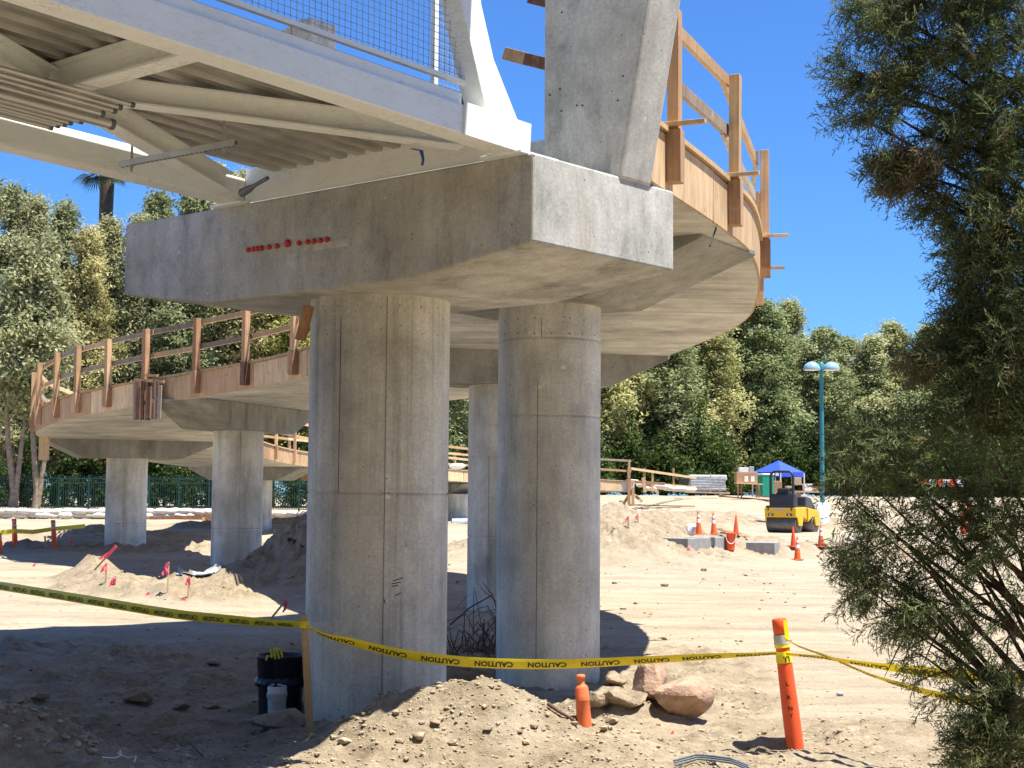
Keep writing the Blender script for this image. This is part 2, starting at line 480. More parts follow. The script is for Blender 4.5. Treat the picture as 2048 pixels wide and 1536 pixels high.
M['form_brown'] = wood('wet_plywood', (.34, .17, .09), .6, (14, 14, 2))
M['red_cap'] = plain('red_plastic', (.55, .035, .02), .4)
M['orange'] = plain('orange_plastic', (.80, .10, .028), .45, 0, .1, 5, .4)
M['orange_faded'] = plain('faded_orange_plastic', (.72, .17, .06), .55, 0, .15, 6, .3, (.35, .22, .13))
M['cone_or'] = plain('cone_orange', (.72, .12, .03), .5, 0, .15, 7, .3, (.40, .17, .09))
M['white_band'] = plain('reflective_white', (.72, .72, .70), .4, 0, .1)
M['grey_band'] = plain('reflective_grey', (.42, .42, .45), .35, 0, .1)
M['tape'] = plain('yellow_tape', (.80, .66, .015), .4, 0, .08, 20, .5)
M['ink'] = plain('black_ink', (.02, .02, .02), .5)
M['stake'] = wood('stake_wood', (.52, .38, .20))
M['lath'] = wood('lath_wood', (.58, .46, .32))
M['pink'] = plain('pink_ribbon', (.85, .09, .17), .5, 0, .1)
M['bin'] = plain('dark_bin_plastic', (.012, .014, .022), .35, 0, .3)
M['bag'] = plain('bin_bag', (.015, .018, .045), .3, 0, .3)
M['pail'] = plain('white_pail', (.55, .57, .58), .5, 0, .12, 12)
M['glove'] = plain('yellow_glove', (.55, .48, .05), .8, 0, .3, 30)
M['rock_red'] = plain('pinkish_rock', (.38, .25, .18), .9, 0, .3, 9, .2, (.34, .27, .19), .7)
M['rock_tan'] = plain('tan_rock', (.30, .235, .165), .95, 0, .35, 12, .2, (.22, .17, .12), .9)
M['clod'] = plain('dry_clod', (.34, .272, .19), .98, 0, .4, 10, .1)
M['sandbag'] = plain('white_sandbag', (.62, .58, .50), .9, 0, .15, 6)
M['green_fence'] = plain('dark_green_paint', (.007, .045, .040), .5)
M['teal'] = plain('teal_paint', (.035, .20, .235), .4)
M['dome'] = plain('pale_teal_dome', (.22, .38, .44), .35)
M['yellow'] = plain('yellow_machine_paint', (.72, .42, .015), .35, 0, .08, 4, .5)
M['black'] = plain('black_machine_plastic', (.025, .026, .03), .5)
M['grey_dark'] = plain('dark_grey_cowl', (.06, .065, .075), .45)
M['drum'] = plain('worn_steel_drum', (.16, .145, .13), .45, .6, .25, 6)
M['chrome'] = plain('roll_bar_steel', (.35, .36, .36), .3, .7)
M['lamp_glass'] = plain('dark_headlamp', (.06, .05, .045), .2)
M['blue_cloth'] = plain('blue_canopy_cloth', (.025, .075, .50), .7)
M['white_metal'] = plain('white_enamel', (.7, .7, .68), .4)
M['green_box'] = plain('green_plastic', (.01, .25, .15), .5)
M['card'] = plain('cardboard', (.40, .25, .14), .85)
M['crate'] = plain('pale_carton', (.48, .36, .25), .85)
M['white_stuff'] = plain('white_plastic', (.72, .72, .70), .5)
M['silver'] = plain('silver_wrap', (.45, .47, .48), .4, .3, .3, 5)
M['sheet'] = plain('pale_blue_sheet', (.36, .41, .45), .5)
M['blue'] = plain('blue_tape', (.03, .08, .38), .6)
M['cable'] = plain('grey_blue_cable', (.10, .13, .16), .6)
M['rubber'] = plain('black_rubber', (.03, .03, .03), .8)
M['bark'] = plain('tan_bark', (.26, .20, .145), .95, 0, .4, 5)
M['bark_dark'] = plain('brown_bark', (.07, .042, .028), .95, 0, .4, 14)
M['palm_trunk'] = plain('palm_bark', (.11, .08, .06), .95, 0, .5, 3)
M['twig'] = plain('dry_twig', (.10, .055, .035), .9, 0, .3, 8)
M['leaf_left'] = leaf('olive_leaves', [(.14, .15, .07), (.32, .325, .165), (.50, .50, .29), (.68, .65, .40)], .5)
M['leaf_right'] = leaf('green_leaves', [(.12, .14, .055), (.29, .32, .14), (.46, .48, .26), (.66, .66, .40)], .52)
M['leaf_yellow'] = leaf('yellowing_leaves', [(.16, .17, .05), (.34, .34, .09), (.50, .46, .14), (.62, .50, .18)])
M['juniper'] = leaf('juniper_scales', [(.085, .105, .046), (.175, .21, .092), (.27, .30, .14), (.22, .155, .085)], .40, .8)
M['ivy'] = leaf('shrub_leaves', [(.02, .035, .01), (.05, .085, .02), (.10, .14, .035)])
M['palm_leaf'] = leaf('palm_leaves', [(.05, .07, .03), (.09, .12, .05)])
# ------------------------------------------------------------------ ground
def make_ground():
    xs = [0.0]; st = .034
    while xs[-1] < 60:
        if xs[-1] > 5: st *= 1.045
        xs.append(xs[-1] + min(st, 1.2))
    xs += [80, 120, 200, 400, 1000]
    xs = np.array([-x for x in reversed(xs[1:])] + xs)
    ys = [-1000, -300, -80, -30, -12, -4, 0, 3, 5, 6.5, 7.5, 8.2, 8.8]
    y = 9.2
    while y < 135:
        ys.append(y); y += max(.024, .0021 * y if y < 17 else .0036 * y)
    ys += [140, 160, 200, 300, 600, 1500, 3500]
    ys = np.array(ys)
    X, Y = np.meshgrid(xs, ys)
    Z, D = terrain(X, Y)
    nx, ny = len(xs), len(ys)
    V = np.stack([X, Y, Z], -1).reshape(-1, 3).astype(np.float32)
    i = np.arange((ny - 1) * (nx - 1)); r = i // (nx - 1); c = i % (nx - 1); a = r * nx + c
    Fq = np.stack([a, a + 1, a + nx + 1, a + nx], 1).astype(np.int32)
    me = bpy.data.meshes.new('ground')
    me.vertices.add(len(V)); me.loops.add(Fq.size); me.polygons.add(len(Fq))
    me.vertices.foreach_set('co', V.ravel()); me.loops.foreach_set('vertex_index', Fq.ravel())
    me.polygons.foreach_set('loop_start', np.arange(0, Fq.size, 4, dtype=np.int32))
    me.update(calc_edges=True)
    me.polygons.foreach_set('use_smooth', np.ones(len(Fq), bool))
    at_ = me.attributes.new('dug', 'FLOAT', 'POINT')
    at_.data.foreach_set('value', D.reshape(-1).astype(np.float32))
    o = link('ground', me, M['ground'])
    tag(o, kind='structure')
make_ground()

# ------------------------------------------------------------------ front bent under the steel bridge
Nc = Vector((.140, 11.05, 0)); A_ = math.radians(50)
U = Vector((-math.sin(A_), math.cos(A_), 0)); V_ = Vector((math.cos(A_), math.sin(A_), 0)); W = -V_
ZUP = Vector((0, 0, 1))
CAPTOP, CAPEND, CAPMID, CAPL, CAPW = 4.41, 3.755, 3.59, 4.86, 1.81
def ring_profile(r, z0, z1, joints):
    pr = [(r, z0)]
    for j in sorted(joints):
        pr += [(r, j - .06), (r, j - .03), (r, j - .011), (r - .012, j - .004), (r - .012, j + .004), (r, j + .011), (r, j + .03), (r, j + .06)]
    pr.append((r, z1))
    return pr
def pier_column(parent, x, y, r, z0, z1, joints, m, seams=()):
    mb = MB(); mb.lathe(ring_profile(r, z0, z1, joints), (x, y, 0), 96)
    o = mb.build('column', m, parent)
    if seams:
        sm = MB()
        for (ang, a, b) in seams:
            p = Vector((x + (r + .001) * math.cos(ang), y + (r + .001) * math.sin(ang), 0))
            sm.beam(p + ZUP * a, p + ZUP * b, .0045, .004, up=(math.cos(ang), math.sin(ang), 0))
        sm.build('form_seam', M['seam'], o)
    return o
ca = Nc + U * (CAPL / 2) + V_ * (CAPW / 2)
pA = thing('bridge_pier', 'massive round concrete column under the wide cap carrying the white steel bridge', 'bridge pier', (ca.x, ca.y, gz(ca.x, ca.y)), 'concrete piers')
pier_column(pA, ca.x, ca.y, .60, -.5, CAPMID + .01, [1.95], M['col_a'],
            [(math.radians(-80), .1, 3.57), (math.radians(-118), 1.95, 3.4)])
prof = [(0, CAPTOP), (CAPL, CAPTOP), (CAPL, CAPEND), (3.64, CAPMID), (1.215, CAPMID), (0, CAPEND)]
capA = MB().prism([Nc + U * s + ZUP * z for s, z in prof], V_ * CAPW).build('cap', M['cap'], pA, bevel=.018)
for i, px in enumerate([499, 509, 517, 525, 540, 556, 577, 600, 617, 630, 643, 656]):
    py = 500 - (px - 499) * .13
    if px == 577: py = 487
    p = on_plane(px, py, Nc, V_)
    r = .034 if px == 577 else .022
    q = Matrix.Rotation(PI / 2, 3, 'X'); q = Matrix.Rotation(A_ - PI / 2 + PI / 2 - PI / 2, 3, 'Z') @ q
    MB().lathe([(r * .7, -.01), (r, .006), (r, .02), (r * .6, .032)], p, 10, m=V_.to_track_quat('-Z', 'Y').to_matrix()).build('anchor_cap', M['red_cap'], capA)
# rough patched strip below the red caps
pm = MB(); a = on_plane(540, 505, Nc, V_); b = on_plane(702, 484, Nc, V_)
pm.beam(a, b, .008, .06, up=ZUP); pm.build('grout_patch', M['grout'], capA)
sc = MB(); a = on_plane(618, 612, ca - V_ * .7 , V_); b = on_plane(601, 680, ca - V_ * .7, V_)
o = sc.beam(a, b, .03, .10, up=V_).build('wood_strip', M['lumber_red'], origin=a)
tag(o, 'reddish wood strip hanging beside the top of the massive front column', 'board')

for (x0, y0, x1, y1) in ((786, 1162, 806, 1156), (783, 1168, 801, 1165), (784, 1173, 796, 1171), (790, 1192, 801, 1186), (768, 1199, 770, 1207)):
    q = [on_plane(x, y, ca + Vector((0, -.6, 0)), Vector((0, 1, 0))) for (x, y) in ((x0, y0), (x1, y1))]
    for k in q: k.y = ca.y - math.sqrt(max(0, .601 ** 2 - (k.x - ca.x) ** 2))
    MB().beam(q[0], q[1], .003, .007, up=ZUP).build('paint_mark', M['ink'], pA)

# ------------------------------------------------------------------ curved ramp: left edge, right edge, soffit height
EDGE = [((-2.55, 14.9), (1.06, 12.12), 4.43), ((-1.75, 16.6), (1.90, 14.2), 4.43), ((-1.5, 18.2), (2.47, 15.9), 4.42),
        ((-1.35, 20.3), (2.98, 18.8), 4.40), ((-1.6, 22.8), (3.14, 21.8), 4.36), ((-2.4, 25.2), (2.45, 26.5), 4.30),
        ((-3.0, 26.6), (1.72, 29.5), 4.2), ((-3.9, 27.95), (-.92, 32.9), 4.05), ((-5.04, 29.3), (-3.0, 34.4), 3.95),
        ((-6.3, 30.5), (-4.7, 35.5), 3.86), ((-8.45, 32.5), (-6.2, 36.9), 3.7), ((-10.3, 34.9), (-7.2, 38.4), 3.55),
        ((-11.9, 39.0), (-7.7, 41.0), 3.4), ((-12.4, 46), (-7.9, 46), 3.25), ((-12, 54.5), (-7.5, 53), 3.05),
        ((-9.3, 63.5), (-5.3, 61.5), 2.87), ((-4.4, 72), (-1.9, 68.5), 2.67), ((1.6, 77.6), (3.6, 73.4), 2.42), ((4.6, 79.0), (5.9, 74.4), 2.33)]
def cr(p0, p1, p2, p3, t):
    return .5 * (2 * p1 + (p2 - p0) * t + (2 * p0 - 5 * p1 + 4 * p2 - p3) * t * t + (3 * p1 - p0 - 3 * p2 + p3) * t ** 3)
def edge(side, t):
    n = len(EDGE) - 1; t = max(0, min(n - 1e-6, t)); i = int(t); f = t - i
    g = [max(0, min(n, i + k)) for k in (-1, 0, 1, 2)]
    P = [Vector((*EDGE[k][side], EDGE[k][2])) for k in g]
    return cr(*P, f)
def edge_frame(side, t):
    a = edge(side, t - .02); b = edge(side, t + .02); d = (b - a); d.z = 0; d.normalize()
    out = Vector((d.y, -d.x, 0)) if side == 1 else Vector((-d.y, d.x, 0))
    return edge(side, t), d, out
TH = .47
NE = len(EDGE) - 1
ramp = thing('curved_ramp', 'long curving concrete ramp with plywood edge forms behind the front pier', 'ramp', tuple(edge(0, 0)))
ts = np.linspace(0, NE, NE * 10 + 1)
mb = MB(); vs = []; fs = []
for t in ts:
    l = edge(0, t); r = edge(1, t)
    vs += [l, r, r + ZUP * TH, l + ZUP * TH]
for i in range(len(ts) - 1):
    a = i * 4
    for j in range(4):
        fs.append((a + j, a + (j + 1) % 4, a + 4 + (j + 1) % 4, a + 4 + j))
fs += [(0, 1, 2, 3), tuple(len(vs) - 4 + k for k in (3, 2, 1, 0))]
mb.add(vs, fs).build('deck_slab', M['soffit'], ramp)
def arc_ts(side, t0, t1, step):
    out = [t0]; acc = 0; p = edge(side, t0); t = t0
    while t < t1:
        t += .01; q = edge(side, t); acc += (q - p).length; p = q
        if acc >= step: out.append(t); acc = 0
    return out
def strip(side, t0, t1, off, thick, z0, z1, mb):
    n = max(2, int((t1 - t0) / .08)); vs = []
    for k in range(n + 1):
        p, d, o = edge_frame(side, t0 + (t1 - t0) * k / n)
        for (a, z) in ((off, z0), (off + thick, z0), (off + thick, z1), (off, z1)):
            vs.append(p + o * a + ZUP * z)
    fs = [(i * 4 + j, i * 4 + (j + 1) % 4, i * 4 + 4 + (j + 1) % 4, i * 4 + 4 + j) for i in range(n) for j in range(4)]
    fs += [(3, 2, 1, 0), tuple(n * 4 + k for k in range(4))]
    mb.add(vs, fs)
for side in (0, 1):
    tt = arc_ts(side, .03, NE - .02, 1.9)
    for i in range(len(tt) - 1):
        mb = MB(); strip(side, tt[i] + .003, tt[i + 1] - .003, .002, .022, .006, TH - .005 + R.uniform(-.012, .012), mb)
        k = R.random()
        mb.build('form_panel', M['plywood'] if k < .86 else M['lumber_red'], ramp)
    mb = MB(); strip(side, .03, NE - .02, -.03, .085, TH + .012, TH + .055, mb)
    mb.build('top_board', M['lumber'], ramp)

# ------------------------------------------------------------------ ramp piers
def ramp_pier(label, t, x, y, depth, flat, r, joints, z0, wid=1.25, seams=(), haunch=.95):
    L = edge(0, t); Rr = edge(1, t); zs = (L.z + Rr.z) / 2
    p = thing('ramp_pier', label, 'bridge pier', (x, y, gz(x, y)), 'concrete piers')
    pier_column(p, x, y, r, z0 - .6, zs - depth + .01, joints, M['col_b'], seams)
    d = (Rr - L); d.z = 0; ln = d.length; d.normalize(); f = Vector((-d.y, d.x, 0))
    c = Vector((x, y, 0)) + f * 0
    L0 = Vector((L.x, L.y, 0)); sc_ = (Vector((x, y, 0)) - L0).dot(d); off = (Vector((x, y, 0)) - L0).dot(f)
    base = L0 + f * (off - wid / 2)
    pr = [(.05, zs + .03), (ln - .05, zs + .03), (ln - .05, zs - .03), (ln - haunch, zs - depth), (haunch, zs - depth), (.05, zs - .03)]
    MB().prism([base + d * s + ZUP * z for s, z in pr], f * wid).build('cap', M['pier_cap_shaded'], p, bevel=.012)
    return p
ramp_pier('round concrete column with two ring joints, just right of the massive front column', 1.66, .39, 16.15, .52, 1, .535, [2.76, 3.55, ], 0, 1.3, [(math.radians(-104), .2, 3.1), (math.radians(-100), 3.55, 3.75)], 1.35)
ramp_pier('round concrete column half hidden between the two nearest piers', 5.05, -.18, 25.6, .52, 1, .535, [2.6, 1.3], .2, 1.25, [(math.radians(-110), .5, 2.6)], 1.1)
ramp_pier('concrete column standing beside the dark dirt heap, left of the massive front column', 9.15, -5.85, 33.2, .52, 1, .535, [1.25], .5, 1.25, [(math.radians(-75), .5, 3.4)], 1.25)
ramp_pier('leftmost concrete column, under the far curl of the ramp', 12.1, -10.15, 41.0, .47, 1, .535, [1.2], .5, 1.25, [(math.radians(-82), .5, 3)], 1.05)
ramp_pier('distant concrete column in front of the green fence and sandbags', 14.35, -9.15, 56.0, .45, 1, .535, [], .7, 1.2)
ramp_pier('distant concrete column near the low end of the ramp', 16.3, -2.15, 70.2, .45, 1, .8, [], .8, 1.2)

# nail and tie holes near the column heads and on the pier caps
def surface_holes(parent, x, y, r, pts):
    for (px, py) in pts:
        q = on_plane(px, py, (x, y - r, 0), Vector((0, 1, 0))); dx = q.x - x
        if abs(dx) > r * .97: continue
        q = on_plane(px, py, (x, y - math.sqrt(r * r - dx * dx), 0), Vector((0, 1, 0)))
        n = Vector((q.x - x, -math.sqrt(max(1e-6, r * r - (q.x - x) ** 2)), 0)).normalized()
        MB().lathe([(.006 if r > .55 else .008, -.002), (.006 if r > .55 else .008, .0025)], Vector((x, y, 0)) + n * r + ZUP * q.z, 8, m=n.to_track_quat('Z', 'Y').to_matrix()).build('nail_hole', M['seam'], parent)
surface_holes(pA, ca.x, ca.y, .60, [(646, 611), (675, 612), (716, 612), (762, 614), (799, 611), (842, 614), (875, 616), (676, 662), (714, 660), (762, 658), (800, 652), (844, 668), (875, 671), (885, 640), (655, 668), (727, 934), (683, 957), (773, 957)])
pB = [o for o in bpy.data.objects if o.name == 'ramp_pier'][0]
surface_holes(pB, .39, 16.15, .535, [(1009, 643), (1036, 638), (1070, 636), (1140, 636), (1168, 640), (1010, 668), (1036, 666), (1069, 667), (1103, 666), (1139, 667), (1164, 668), (1189, 670)])

# ------------------------------------------------------------------ timber guardrails
def guardrail(label, side, tts, kick, rails=(.52, 1.0), pw=.09, ht=1.06, rh=.10, over=(0, 0), group='timber guardrails along the ramp'):
    p0 = edge(side, tts[0])
    g = thing('timber_guardrail', label, 'guardrail', tuple(p0), group)
    tops = []
    for i, t in enumerate(tts):
        p, d, o = edge_frame(side, t)
        c = p + o * (.026 + pw / 2)
        mt = R.choice([M['lumber'], M['lumber_red'], M['lumber_red'], M['lumber']])
        lean = o * R.uniform(-.015, .015)
        po = MB().beam(c + ZUP * (TH + .04), c + ZUP * (TH + ht + R.uniform(-.03, .03)) + lean, pw, pw * .95, up=o).build('post', mt, g, bevel=.004)
        MB().beam(c + ZUP * .07 + o * .006, c + ZUP * (TH + .038) + o * .006, pw * 1.25, pw * 1.1, up=o).build('strongback', M['old_board'] if R.random() < .15 else M['lumber_red'], po, bevel=.004)
        sb = c + d * (pw * .95)
        MB().beam(sb + ZUP * .10, sb + ZUP * (TH - .02), .045, pw, up=o).build('side_block', M['lumber'], po, bevel=.003)
        if kick:
            a = c - o * .12 + ZUP * (TH + .075) + d * (-.075); b = a + o * R.uniform(.36, .48)
            MB().beam(a, b, .05, .035, up=ZUP).build('kicker', M['plywood'], po, bevel=.003)
    for z in rails:
        for i in range(len(tts) - 1):
            mb = MB(); n = 6
            t0, t1 = tts[i] - .02, tts[i + 1] + .02
            p0, d0, o0 = edge_frame(side, t0); p1, d1, o1 = edge_frame(side, t1)
            dz = R.uniform(-.012, .012)
            jx = -.035 - (.02 if i % 2 else 0)
            a = p0 + o0 * (jx + .026) + ZUP * (TH + z + dz); b = p1 + o1 * (jx + .026) + ZUP * (TH + z - dz)
            e = (b - a).normalized()
            mb.beam(a - e * (.06 if i else over[0]), b + e * (.10 if i % 2 else .02), .042, rh, up=ZUP)
            mb.build('rail', M['lumber'] if R.random() < .7 else M['grey_board'], g, bevel=.003)
    return g
def t_for_px(side, px, t0, t1, outside=.07):
    best = None
    for t in np.linspace(t0, t1, 600):
        p, d, o = edge_frame(side, t)
        e = abs(proj(p + o * outside + ZUP * 1.0)[0] - px)
        if best is None or e < best[0]: best = (e, t)
    return best[1]
tr = [t_for_px(1, 1347, 0, 1.2), t_for_px(1, 1468, .5, 2.5), t_for_px(1, 1528, 1.2, 3.0)]
tr += [t for t in arc_ts(1, tr[-1], 8.6, 2.3)[1:]]
guardrail('fresh timber guardrail with kicker planks along the high right edge of the ramp', 1, tr, True, pw=.105, rh=.115)
tl = [t_for_px(0, px, 6.2, 13.0) for px in (680, 590, 493, 395, 293, 218, 157, 115)]
tl += arc_ts(0, tl[-1], 14.0, 1.9)[1:]
guardrail('timber guardrail along the left curl of the ramp above the round columns', 0, tl, False, pw=.12)
guardrail('timber guardrail on the near side of the low far end of the ramp', 1, arc_ts(1, 13.7, 17.98, 2.35), False)
guardrail('timber guardrail on the far side of the low far end of the ramp', 0, arc_ts(0, 14.3, 17.98, 2.35), False, (.5, 1.0))
# short rail across the deck start, left of the pylon
g = thing('barrier_rail', 'short two-tone timber rail between the white end post and the concrete pylon', 'rail', tuple(at(1050, 115, 13.2)))
MB().beam(at(1010, 107, 13.35), at(1051, 118, 13.15), .04, .11).build('rail', M['lumber'], g, bevel=.003)
MB().beam(at(1051, 118, 13.14), at(1092, 128, 12.95), .035, .105).build('rail', M['old_board'], g, bevel=.003)
MB().beam(at(1060, -6, 13.1), at(1100, 4, 12.9), .04, .11).build('rail', M['old_board'], g, bevel=.003)

# loose board bundle hung on the ramp edge
t = t_for_px(0, 293, 7, 12, .2); p, d, o = edge_frame(0, t)
g = thing('board_screen', 'bundle of weathered vertical boards hung on the left ramp edge', 'board screen', tuple(p))
x = -.50
while x < .46:
    w_ = R.uniform(.05, .11)
    c = p + o * (.16 + R.uniform(-.02, .03)) + d * (x + w_ / 2)
    MB().beam(c + ZUP * (-.32 + R.uniform(-.03, .02)), c + ZUP * (.34 + R.choice([0, 0, .1, .12, .3 if x < -.3 else 0])) + d * R.uniform(-.02, .02), w_, .025, up=o).build('board', R.choice([M['old_board'], M['old_board'], M['lumber_red'], M['grey_board']]), g, bevel=.003)
    x += w_ + .004
c = p + o * .14
MB().beam(c - d * .52 + ZUP * .42, c + d * .48 + ZUP * .50, .04, .06, up=ZUP).build('batten', M['lumber'], g)
MB().beam(c - d * .30 + ZUP * .55, c + d * .1 + ZUP * .57, .04, .05, up=ZUP).build('batten', M['lumber'], g)
p, d, o = edge_frame(0, 12.0)
q = at(88, 898, 39.0)
tag(MB().beam(q + ZUP * .32, q - ZUP * .28, .03, .26, up=(1, 0, 0)).build('hanging_panel', M['plywood'], origin=q), 'plywood offcut hanging below the far left curl of the ramp', 'board')
q = at(611, 938, 60.0)
tag(MB().beam(q + ZUP * .6, q - ZUP * .45, .05, .34, up=(1, 0, 0)).build('hanging_panel', M['lumber'], origin=q), 'pale board hanging at the far ramp edge beside the massive column', 'board')
a = at(1436, 445, 14.3); b = at(1420, 492, 13.9)
tag(MB().tube([a, b], .009, 6).build('steel_pin', M['rubber'], origin=a), 'thin dark rod sticking out under the ramp beside the cap', 'rod')

# shoring timbers at the low end of the ramp
sp = ground_at(1268, 1008)
g = thing('timber_shoring', 'raking timber shores propping the low far end of the ramp', 'shoring', tuple(sp))
Y = 74.5
for (a, b) in (((1258, 935), (1258, 1012)), ((1247, 1008), (1262, 985)), ((1262, 985), (1283, 1002)), ((1286, 960), (1316, 985)), ((1286, 955), (1290, 985)), ((1252, 962), (1330, 968)), ((1266, 1012), (1266, 975))):
    MB().beam(at(*a, Y + R.uniform(-.3, .3)), at(*b, Y - .2), .14, .14, up=(0, 1, 0)).build('timber', R.choice([M['lumber'], M['lumber_red']]), g)

# ------------------------------------------------------------------ concrete pylons on the cap
def pylon(label, sr, tr_, w_, dpt, lean, h, zb=CAPTOP):
    b = Nc + U * sr + V_ * tr_
    g = thing('concrete_pylon', label, 'pylon', (b.x, b.y, zb))
    lo = [b, b + V_ * dpt, b + V_ * dpt + U * w_, b + U * w_]
    hi = [lo[0] - U * lean, lo[1] - U * lean, lo[2], lo[3]]
    mid = [l.lerp(k, .34) for l, k in zip(lo, hi)]
    vs = [p + ZUP * (zb - .02) for p in lo] + [p + ZUP * (zb + h) for p in hi]
    MB().add(vs, [(3, 2, 1, 0), (4, 5, 6, 7)] + [(i, (i + 1) % 4, (i + 1) % 4 + 4, i + 4) for i in range(4)]).build('shaft', M['pylon'], g, bevel=.025)
    return g, b
g, b = pylon('tall flared concrete pylon rising from the right end of the cap', -.015, 1.05, .77, .42, .42, 2.1)
# added above the picture: taller shaft, beam and slab shading the left ground
tp_ = b - U * .42 + ZUP * (CAPTOP + 2.08)
MB().prism([tp_, tp_ + V_ * .42, tp_ + V_ * .42 + U * 1.2, tp_ + U * 1.2], ZUP * 3.7).build('added_upper_shaft', M['pylon'], g, bevel=.02)
zr_ = CAPTOP + 5.5
MB().beam(Vector((1.3, 12.0, zr_)), Vector((-1.5, 15.5, zr_)), .5, .5).build('added_slab_beam', M['pylon'], g)
MB().prism([Vector((*q, zr_ + .26)) for q in ((.3, 22.9), (-4.0, 20.0), (-8.8, 15.6), (-5.2, 10.6), (.0, 12.6))], ZUP * .2).build('added_shade_slab', M['pylon'], g)
# pour line and form tie holes on the shaft
for (px, py) in ((1123, 222), (1154, 211), (1165, 211), (1120, 178), (1246, 152), (1236, 201), (1124, 25), (1100, 190)):
    q = on_plane(px, py, b, V_)
    MB().lathe([(.008, -.002), (.008, .004)], q, 10, m=V_.to_track_quat('-Z', 'Y').to_matrix()).build('tie_hole', M['rubber'], g)
g2, b2 = pylon('short pale concrete pylon seen through the mesh behind the bridge railing', 3.77, 1.25, .27, .35, 0, 2.06)
mb = MB(); q = b2 + U * .27 + ZUP * (CAPTOP + 1.86)
mb.prism([q, q + U * .42 - ZUP * .02, q + U * .42 + ZUP * .05, q + ZUP * .17], V_ * .35); mb.build('bracket', M['pylon'], g2)
# low end wall of the deck beside the pylon
q = Nc + U * .76 + V_ * 1.45
MB().prism([q + ZUP * (CAPTOP - .01), q + U * 3.3 + ZUP * (CAPTOP - .01), q + U * 3.3 + ZUP * (CAPTOP + .50), q + ZUP * (CAPTOP + .50)], V_ * .18).build('deck_end_wall', M['pylon'], ramp, bevel=.01)

# ------------------------------------------------------------------ white steel truss bridge
GR = .06
WB = Vector((-.7036, -.7106, 0))
def BP(t, s, z):
    return Nc + WB * t + U * s + ZUP * (CAPTOP + .004 + GR * t + z)
S0, S1, TL = .20, 3.30, 10.5
br = thing('steel_bridge', 'off-white steel truss footbridge landing on the concrete cap', 'footbridge', tuple(BP(0, 1.9, 0)))
CH = .215
for s in (S0, S1):
    MB().beam(BP(-.02, s, CH / 2), BP(TL, s, CH / 2), .21, CH).build('bottom_chord', M['steel'], br, bevel=.012)
# end block standing proud of the near chord
MB().beam(BP(-.06, S0 - .115, CH / 2 + .003), BP(.60, S0 - .115, CH / 2 + .003), .02, CH + .02).build('end_plate', M['steel'], br, bevel=.003)
for s in (S0, S1):
    MB().box(BP(-.14, s + .06, .008), (.44, .40, .022), rz=math.atan2(V_.y, V_.x)).build('bearing_plate', M['steel'], br, bevel=.004)
for (tt_, ss) in ((-.05, .27), (-.05, .12)):
    q = BP(tt_, ss, .005)
    MB().lathe([(.028, 0), (.028, .045), (.02, .05), (.02, .085), (.0165, .09)], q, 6, smooth=False).build('anchor_bolt', M['bolt'], br)
for s in (S0 - .06, S1 + .06):
    MB().beam(BP(.58, s, CH + .045), BP(TL, s, CH + .045), .012, .085).build('kick_plate', M['steel'], br)
# floor beams and K bracing
MB().beam(BP(-.03, S0 + .1, .15), BP(-.03, S1 - .1, .15), .016, .29).build('end_beam', M['steel'], br)
for t in (2.67, 5.3, 7.95):
    MB().ibeam(BP(t, S0 + .1, .125), BP(t, S1 - .1, .125), .16, .20, .016, .012).build('floor_beam', M['steel'], br)
mid = (S0 + S1) / 2
for (t0, s0, t1, s1) in ((2.60, mid - .05, .28, S0 + .22), (2.60, mid + .05, .28, S1 - .22), (2.74, mid + .0, 5.2, S0 + .22), (2.74, mid + .08, 5.2, S1 - .22),
                         (7.85, mid, 5.4, S0 + .22), (7.85, mid, 5.4, S1 - .22)):
    MB().ibeam(BP(t0, s0, .10), BP(t1, s1, .10), .15, .17, .014, .01).build('diagonal_brace', M['steel'], br)
# corrugated decking between the chords
vs = []; s = S0 + .16; prof = []
while s < S1 - .36:
    prof += [(s, 0), (s + .075, 0), (s + .095, .075), (s + .18, .075)]; s += .20
zb = CH + .012
mb = MB(); vs = [BP(-.05, a, zb + z) for a, z in prof] + [BP(TL, a, zb + z) for a, z in prof]
n = len(prof)
mb.add(vs, [(i, i + 1, n + i + 1, n + i) for i in range(n - 1)]).build('corrugated_deck', M['decking'], br)
a, b_ = S0 + .15, S1 - .17
mb = MB(); pq = [BP(-.05, a, zb + .082), BP(-.05, b_, zb + .082), BP(-.05, b_, zb + .17), BP(-.05, a, zb + .17)]
mb.prism(pq, BP(TL, a, zb) - BP(-.05, a, zb)).build('walking_slab', M['footing'], br)
# end post, tapered gusset, fence post
e0, e1 = BP(.25, S0, CH), BP(.88, S0, CH + 1.75)
MB().beam(e0 - ZUP * .02, e1, .19, .22, up=V_).build('end_post', M['steel'], br, bevel=.006)
e0, e1 = BP(-.01, S0 - .07, CH - .01), BP(.22, S0 - .07, CH - .01)
MB().prism([e0, e1, BP(.50, S0 - .07, CH + .62), BP(.40, S0 - .07, CH + .62)], U * .14).build('gusset', M['steel'], br, bevel=.004)
e0 = BP(.02, S0 + .35, .3)
MB().beam(e0, e0 + ZUP * 1.9, .06, .06, up=V_).build('fence_post', M['steel'], br, bevel=.004)
for s, nm in ((S0 - .0, 'near'), (S1, 'far')):
    for t in (3.6, 6.9):
        MB().beam(BP(t, s, CH), BP(t, s, CH + 2.0), .12, .12, up=V_).build('truss_vertical', M['steel'], br, bevel=.006) if nm == 'near' and t > 4 else None
